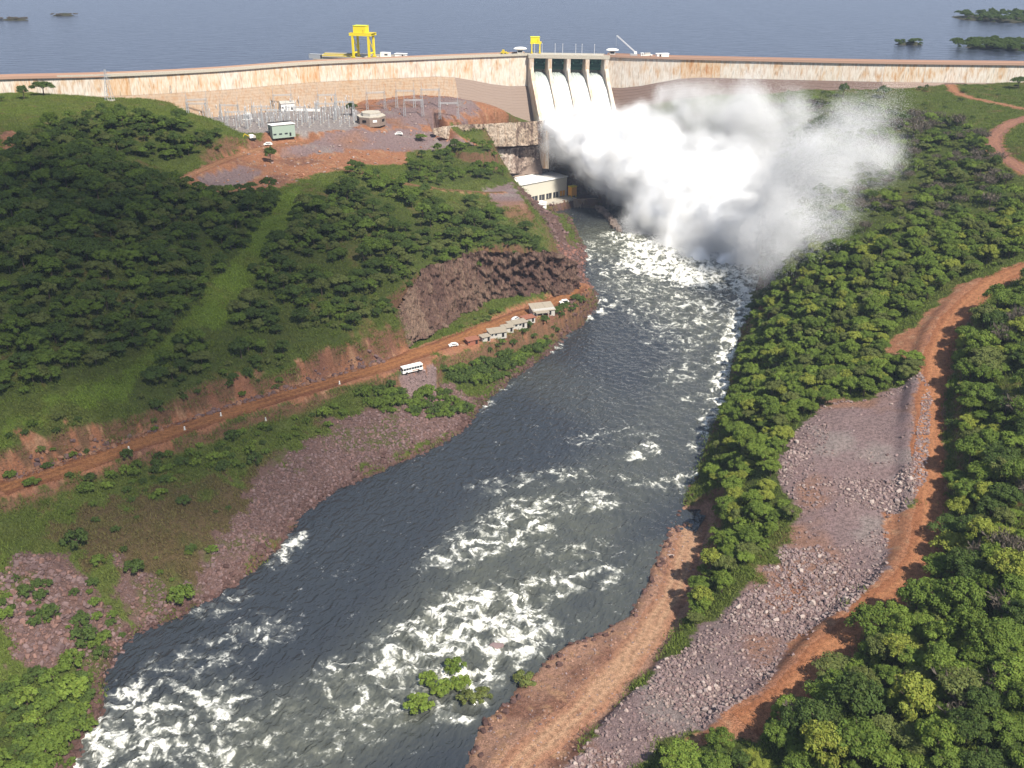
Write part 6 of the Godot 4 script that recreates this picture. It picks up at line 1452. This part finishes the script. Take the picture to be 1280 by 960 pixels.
func stone_mesh(seed_: int) -> ArrayMesh:
	# an angular block: a cube cut by random planes
	var r := RandomNumberGenerator.new(); r.seed = seed_
	var pts := []
	for k in 26:
		var d := Vector3(r.randfn(), r.randfn() * 0.8, r.randfn()).normalized()
		pts.append(Vector3(clampf(d.x * 1.3, -0.9, 0.9), clampf(d.y * 1.1, -0.6, 0.6), clampf(d.z * 1.3, -0.75, 0.75)) * r.randf_range(0.85, 1.1))
	var hull := ConvexPolygonShape3D.new()
	hull.points = PackedVector3Array(pts)
	# faces of the hull by gift wrapping over all triples
	var b := Build.new()
	for i in pts.size():
		for j in range(i + 1, pts.size()):
			for k in range(j + 1, pts.size()):
				var n: Vector3 = (pts[j] - pts[i]).cross(pts[k] - pts[i])
				if n.length() < 1e-5: continue
				var above := 0; var below := 0
				for e in pts.size():
					if e == i or e == j or e == k: continue
					var d: float = n.dot(pts[e] - pts[i])
					if d > 1e-6: above += 1
					elif d < -1e-6: below += 1
					if above and below: break
				if above and below: continue
				b.tint = grey(r.randf_range(0.85, 1.1))
				if above: b.tri(pts[i], pts[j], pts[k])
				else: b.tri(pts[i], pts[k], pts[j])
	return b.mesh()

func build_stones():
	var stones := []
	for k in 5: stones.append(stone_mesh(300 + k))
	var tones := [Color(0.27, 0.195, 0.188), Color(0.22, 0.15, 0.143), Color(0.31, 0.225, 0.205), Color(0.18, 0.115, 0.108), Color(0.37, 0.285, 0.255)]
	var list := [[], [], [], [], []]; var cols := [[], [], [], [], []]
	var large := []
	var drop := func(p: Vector2, s: float, c: Color, sink := 0.2):
		var h := ground(p.x, p.y)
		var t := Transform3D(Basis(Vector3(rng.randfn(), rng.randfn() * 2.0, rng.randfn()).normalized(), rng.randf() * TAU).scaled(Vector3(s, s * rng.randf_range(0.7, 1.1), s)), Vector3(p.x, h + s * sink, p.y))
		c = c * rng.randf_range(0.75, 1.25); c.a = 1.0
		var k := rng.randi() % 5
		list[k].append(t); cols[k].append(c)
	var flat := [poly(Z_FLAT), poly(Z_FLAT2), poly(Z_RED1), poly(Z_RED2)]
	var strew := func(zone: Array, count: int, lo: float, hi: float, tone: Array, floor_share: float, kinds: Array):
		var q := poly(zone); var r := bounds(q, 0.0); var n := 0; var tries := 0
		while n < count and tries < count * 12:
			tries += 1
			var p := r.position + Vector2(rng.randf(), rng.randf()) * r.size
			if not inside(p, q) or not ground_kind(p.x, p.y) in kinds: continue
			var heap := noise.get_noise_2d(p.x * 1.9 + 41.0, p.y * 1.9)
			if heap < 0.0 and rng.randf() > floor_share: continue
			var open := false
			for f in flat: open = open or inside(p, f)
			if open and rng.randf() > 0.04: continue
			n += 1
			drop.call(p, lo + (hi - lo) * pow(rng.randf(), 5.0), tone[rng.randi() % tone.size()])
	strew.call(Z_QUARRY, 30000, 0.07, 0.62, [tones[0], tones[1], tones[2], tones[0], tones[4]], 0.22, [GRAVEL, RED])
	strew.call(Z_RIVERROAD, 2200, 0.06, 0.4, [tones[2], tones[0], Color(0.40, 0.24, 0.17)], 1.0, [SAND])
	strew.call(Z_RUB1, 14000, 0.13, 0.75, [tones[1], tones[3], Color(0.22, 0.135, 0.12)], 1.0, [RUBBLE])
	strew.call(Z_RUB2, 2300, 0.2, 1.1, [tones[1], tones[3], Color(0.24, 0.14, 0.115)], 1.0, [RUBBLE])
	strew.call(Z_RUB3, 500, 0.18, 0.8, [tones[1], tones[3], Color(0.24, 0.14, 0.115)], 1.0, [RUBBLE])
	strew.call(Z_RUB4, 260, 0.25, 0.7, [tones[0]], 1.0, [GRAVEL])
	strew.call(Z_SLOPEROCK, 500, 0.4, 1.8, [tones[3], Color(0.16, 0.10, 0.085)], 1.0, [ROCK])
	strew.call(Z_SLOPERED, 900, 0.4, 1.6, [tones[3], Color(0.26, 0.13, 0.10)], 1.0, [RUBBLE])
	strew.call(Z_LEFTRED, 400, 0.3, 1.1, [tones[2], tones[4], Color(0.4, 0.2, 0.12)], 1.0, [RED, GRAVEL])
	strew.call(Z_LEFTRED_LOW, 500, 0.3, 1.1, [tones[2], tones[4], Color(0.4, 0.2, 0.12)], 1.0, [RED, GRAVEL])
	strew.call(Z_CUT, 1800, 0.25, 1.3, [Color(0.3, 0.16, 0.1), tones[3]], 1.0, [RED])
	# dark boulders along both waterlines
	for bank in [LEFT_BANK, RIGHT_BANK]:
		var total := 0.0
		for k in bank.size() - 1:
			var p: Vector2 = bank[k]; var q: Vector2 = bank[k + 1]
			for e in int(p.distance_to(q) * (5.0 if bank == LEFT_BANK else 1.0)):
				var c := p.lerp(q, rng.randf()) + Vector2(rng.randfn(), rng.randfn()) * 2.2
				drop.call(c, rng.randf_range(0.3, 1.1), Color(0.13, 0.075, 0.065), 0.1)
	# the largest quarry blocks are single boulders
	var q := poly(Z_QUARRY); var r := bounds(q, 0.0); var made := 0
	while made < 120:
		var p := r.position + Vector2(rng.randf(), rng.randf()) * r.size
		if not inside(p, q) or ground_kind(p.x, p.y) != GRAVEL or noise.get_noise_2d(p.x * 1.9 + 41.0, p.y * 1.9) < 0.1: continue
		var open := false
		for f in flat: open = open or inside(p, f)
		if open: continue
		made += 1
		var s := rng.randf_range(0.45, 0.95)
		var o := put("boulder", stones[made % 5], mat.boulders[made % 3])
		tag(o, "large angular %s block in the quarry spoil, %s" % [["grey", "pale", "purplish"][made % 3], place_words(Vector3(p.x, ground(p.x, p.y), p.y))], "boulder", "large blocks in the quarry spoil")
		o.transform = Transform3D(Basis(Vector3(rng.randfn(), rng.randfn() * 2.0, rng.randfn()).normalized(), rng.randf() * TAU).scaled(Vector3.ONE * s), Vector3(p.x, ground(p.x, p.y) + s * 0.3, p.y))
	for a in [[-4.6, -227.2, 1.6, "red-brown boulder awash in the central rapids"], [52.0, -272.0, 0.9, "pale slab at the water end of the sandy track"]]:
		var o := put("boulder", stones[1], mat.boulders[2] if a[2] > 1.0 else mat.boulders[1])
		tag(o, a[3], "boulder"); o.position = Vector3(a[0], 0.3, a[1]); o.scale = Vector3(a[2] * 1.5, a[2] * 0.7, a[2])
	var heap := Node3D.new()
	heap.name = "rubble"; add_child(heap); heap.set_meta("kind", "stuff"); heap.set_meta("label", "broken stone strewn over the spoil heaps and river banks"); heap.set_meta("category", "rubble")
	for k in 5: scatter("stones", stones[k], mat.stone, list[k], heap, cols[k])

func build_islets():
	# drowned hilltops in the reservoir
	for s in ISLETS:
		var c := thing("islet", s[4], "islet", Vector3(s[0], 96.6, s[1]))
		var nx := 24; var pts := PackedVector3Array(); var cs := PackedColorArray()
		for j in nx:
			for i in nx:
				var u := i / (nx - 1.0) * 2.0 - 1.0; var v := j / (nx - 1.0) * 2.0 - 1.0
				var d := Vector2(u, v).length() + 0.35 * noise.get_noise_2d(u * 60.0 + s[0], v * 60.0)
				pts.append(Vector3(u * s[2], -1.5 + 4.5 * (1.0 - smoothstep(0.1, 0.95, d)), v * s[3])); cs.append(Color(0.07, 0.075, 0.04).lerp(Color(0.10, 0.085, 0.06), clampf(d, 0, 1)))
		put("land", sheet(nx, nx, pts, cs), mat.ground, c)
		for k in s[5]:
			var a := rng.randf() * TAU; var d := sqrt(rng.randf()) * 0.7
			var p := Vector3(cos(a) * d * s[2], 0.6, sin(a) * d * s[3]); var z: float = rng.randf_range(0.7, 1.3) * s[6]
			var ty: int = [0, 1, 5, 6, 8][rng.randi() % 5] if s[6] > 0.5 else 7
			var o := put("tree_crown", crowns[ty], mat.tones[2 if s[6] > 0.5 else 5], c)
			o.transform = Transform3D(Basis(Vector3.UP, rng.randf() * TAU).scaled(Vector3.ONE * z), p)

# ------------------------------------------------------------------ scene

const CAMERA_AT := Vector3(0, 190, 0)
var CAMERA_TURN := Basis(Vector3.RIGHT, deg_to_rad(-25.1))

func _ready():
	rng.seed = 7
	noise.seed = 1; noise.frequency = 0.012; noise.fractal_octaves = 4
	fine.seed = 2; fine.frequency = 0.09; fine.fractal_octaves = 3
	var cam := Camera3D.new()
	cam.name = "camera"; cam.fov = 42.2; cam.near = 1.0; cam.far = 12000.0
	add_child(cam)
	cam.transform = Transform3D(CAMERA_TURN, CAMERA_AT); cam.current = true
	var env := Environment.new()
	env.background_mode = Environment.BG_SKY
	var sky := ProceduralSkyMaterial.new()
	sky.sky_top_color = Color(0.50, 0.56, 0.66); sky.sky_horizon_color = Color(0.70, 0.75, 0.83); sky.sky_curve = 0.12
	sky.ground_bottom_color = Color(0.2, 0.2, 0.17); sky.ground_horizon_color = Color(0.6, 0.65, 0.7); sky.sun_angle_max = 1.0
	env.sky = Sky.new(); env.sky.sky_material = sky
	env.background_energy_multiplier = 0.9
	env.tonemap_mode = Environment.TONE_MAPPER_LINEAR; env.tonemap_exposure = 1.65
	env.volumetric_fog_enabled = true; env.volumetric_fog_density = 0.0
	env.fog_enabled = true; env.fog_mode = Environment.FOG_MODE_EXPONENTIAL; env.fog_density = 0.00008; env.fog_light_color = Color(0.75, 0.82, 0.92)
	env.sdfgi_enabled = true; env.ssao_enabled = true; env.ssil_enabled = true
	var we := WorldEnvironment.new()
	we.name = "environment"; we.environment = env; add_child(we)
	var sun := DirectionalLight3D.new()
	sun.name = "sun"; sun.light_energy = 1.6; sun.light_angular_distance = 0.5; sun.light_color = Color(1.0, 0.97, 0.92); sun.shadow_enabled = true
	add_child(sun)
	sun.look_at_from_position(SUN_TOWARDS * 100.0, Vector3.ZERO, Vector3.UP)
	build_unseen_cloud()
	make_materials()
	mat.white_water = surface(Color.WHITE, 0.6, 0.3); mat.white_water.vertex_color_use_as_albedo = true
	mat.spray = surface(lin(0.95, 0.955, 0.96), 1.0, 0.0)
	mat.boulders = [surface(lin(0.27, 0.215, 0.20), 0.95), surface(lin(0.36, 0.295, 0.265), 0.95), surface(lin(0.22, 0.16, 0.155), 0.95)]
	print("terrain"); build_terrain()
	build_roads(); build_rock()
	print("water"); build_river(); build_reservoir()
	print("dam"); build_dam(); build_powerhouse(); build_yard(); build_crest_things(); build_roadside()
	print("plants"); build_plants(); build_islets()
	print("stones"); build_stones()
	print("spray"); build_spray()
	print("done")

func build_unseen_cloud():
	# unseen cloud, out of view towards the sun, placed to shade left hill and bank
	var d := SUN_TOWARDS.normalized()
	var m := FogMaterial.new()
	m.density = 0.0030; m.albedo = Color(0.98, 0.98, 1.0)
	var c := Node3D.new()
	c.name = "cloud"; add_child(c); c.set_meta("kind", "stuff"); c.set_meta("label", "unseen cloud out of view, shading the left hill and left bank"); c.set_meta("category", "cloud")
	for s in SHADE:
		var f := FogVolume.new()
		f.shape = RenderingServer.FOG_VOLUME_SHAPE_ELLIPSOID; f.size = Vector3(s[2] * 2.0, 130, s[3] * 2.0); f.material = m
		f.position = Vector3(s[0], 40, s[1]) + d * (900.0 / d.y); f.name = "puff"
		c.add_child(f, true); f.set_meta("kind", "stuff")

const V_GORGE = [Vector2(118, -470), Vector2(150, -470), Vector2(178, -540), Vector2(196, -600), Vector2(205, -660), Vector2(170, -690), Vector2(155, -640), Vector2(158, -600), Vector2(150, -560), Vector2(132, -508)]
const SHADE = [[-190, -430, 110, 110], [-250, -380, 120, 120], [-130, -400, 90, 90], [-200, -510, 110, 80], [-90, -330, 60, 60], [-300, -480, 130, 120], [-160, -300, 70, 60], [-125, -262, 45, 34], [-95, -300, 40, 40], [-110, -480, 70, 60]]
const LONE = [[-291, -636, 1.7, 0, 2, "spreading tree on the grass shoulder against the left dam wall"], [-295, -618, 1.1, 5, 2, "round tree on the grass shoulder below the spreading tree"], [-303, -606, 0.7, 6, 2, "small round tree at the far left shoulder"], [-106, -672, 1.0, 3, 2, "tree between the switchyard and the red soil"], [-91, -566, 1.0, 6, 2, "round tree at the edge of the red platform"], [218, -700, 0.85, 5, 0, "small tree below the right wing, leftmost of three"], [226, -698, 1.25, 6, 2, "round tree below the right wing, middle of three"], [252, -694, 1.2, 2, 2, "spreading tree below the right wing, rightmost of three"], [340, -690, 1.3, 1, 2, "tree at the far right end of the dam"], [-138, -570, 1.2, 6, 2, "tree beside the red rubble slope"], [-58, -640, 0.9, 0, 0, "tree in the weeds above the rock cut"]]
const BUSHES = [[-132.8, -254.7, 1.9, 9, 2, "large round dark bush on the brown left bank", "bushes on the left bank"], [-115, -250.4, 1.6, 8, 2, "dark bush at the left bank below the large round bush", "bushes on the left bank"], [-100.4, -246.5, 2, 10, 0, "broad bush just above the left waterline", "bushes on the left bank"], [-125.3, -249.9, 1.1, 9, 0, "small bush beside the large round bush", "bushes on the left bank"], [-119.8, -221.8, 2, 9, 2, "dark bush at the lower left waterline", "bushes on the left bank"], [-119, -212.3, 1.7, 8, 0, "bush below the dark waterline bush", "bushes on the left bank"], [-116.3, -203.4, 2.2, 10, 1, "broad bright bush above the lower left water", "bushes on the left bank"], [-129.9, -224.8, 1.6, 9, 2, "bush in the middle of the lower left rubble", "bushes on the left bank"], [-95.7, -264.7, 1, 8, 0, "small bush near the bend of the left bank", "bushes on the left bank"], [-108.7, -281.7, 1.2, 10, 2, "bush in the brown grass below the road", "bushes on the left bank"], [-93, -314.9, 1.4, 9, 2, "bush at the edge of the rubble slope", "bushes on the left bank"], [-153.7, -274.4, 1.3, 9, 0, "bush right below the road at the left edge", "bushes on the left bank"], [-103.1, -323.5, 1.5, 8, 2, "dark bush under the road verge", "bushes on the left bank"], [-74, -349.6, 1.4, 10, 1, "bright bush above the rubble slope", "bushes on the left bank"], [-25, -203, 1.9, 8, 1, "bush standing in the river, lowest of the flooded clump", "flooded bushes"], [-19, -209, 1.7, 9, 1, "bush standing in the river, middle of the flooded clump", "flooded bushes"], [-16, -217, 1.5, 10, 0, "bush standing in the river, farthest of the flooded clump", "flooded bushes"], [-12, -205, 1.4, 8, 4, "olive bush in the flooded clump nearest the sandy bank", "flooded bushes"], [-23, -212, 1.3, 10, 1, "bush standing in the river, left of the flooded clump", "flooded bushes"], [-8, -207, 1.3, 9, 4, "bush at the sandy bank behind the flooded clump", "flooded bushes"], [3, -212.5, 1.6, 9, 4, "rounded bush at the edge of the sandy bank", "flooded bushes"], [-14, -211, 1.5, 9, 1, "bush standing in the river amid the flooded clump", "flooded bushes"]]
const ISLETS = [[405, -822, 80, 42, "long wooded islet in the reservoir at the right edge", 190, 0.9], [500, -1075, 65, 75, "wooded headland in the reservoir at the upper right corner", 120, 1.0], [322, -846, 20, 7, "small wooded islet left of the long islet", 14, 0.7], [-500, -1060, 24, 8, "bare drowned treetops at the upper left of the reservoir", 26, 0.45], [-470, -1110, 22, 6, "faint drowned scrub beyond the bare treetops", 16, 0.4], [-485, -930, 10, 4, "low drowned scrub at the left edge of the reservoir", 8, 0.4]]
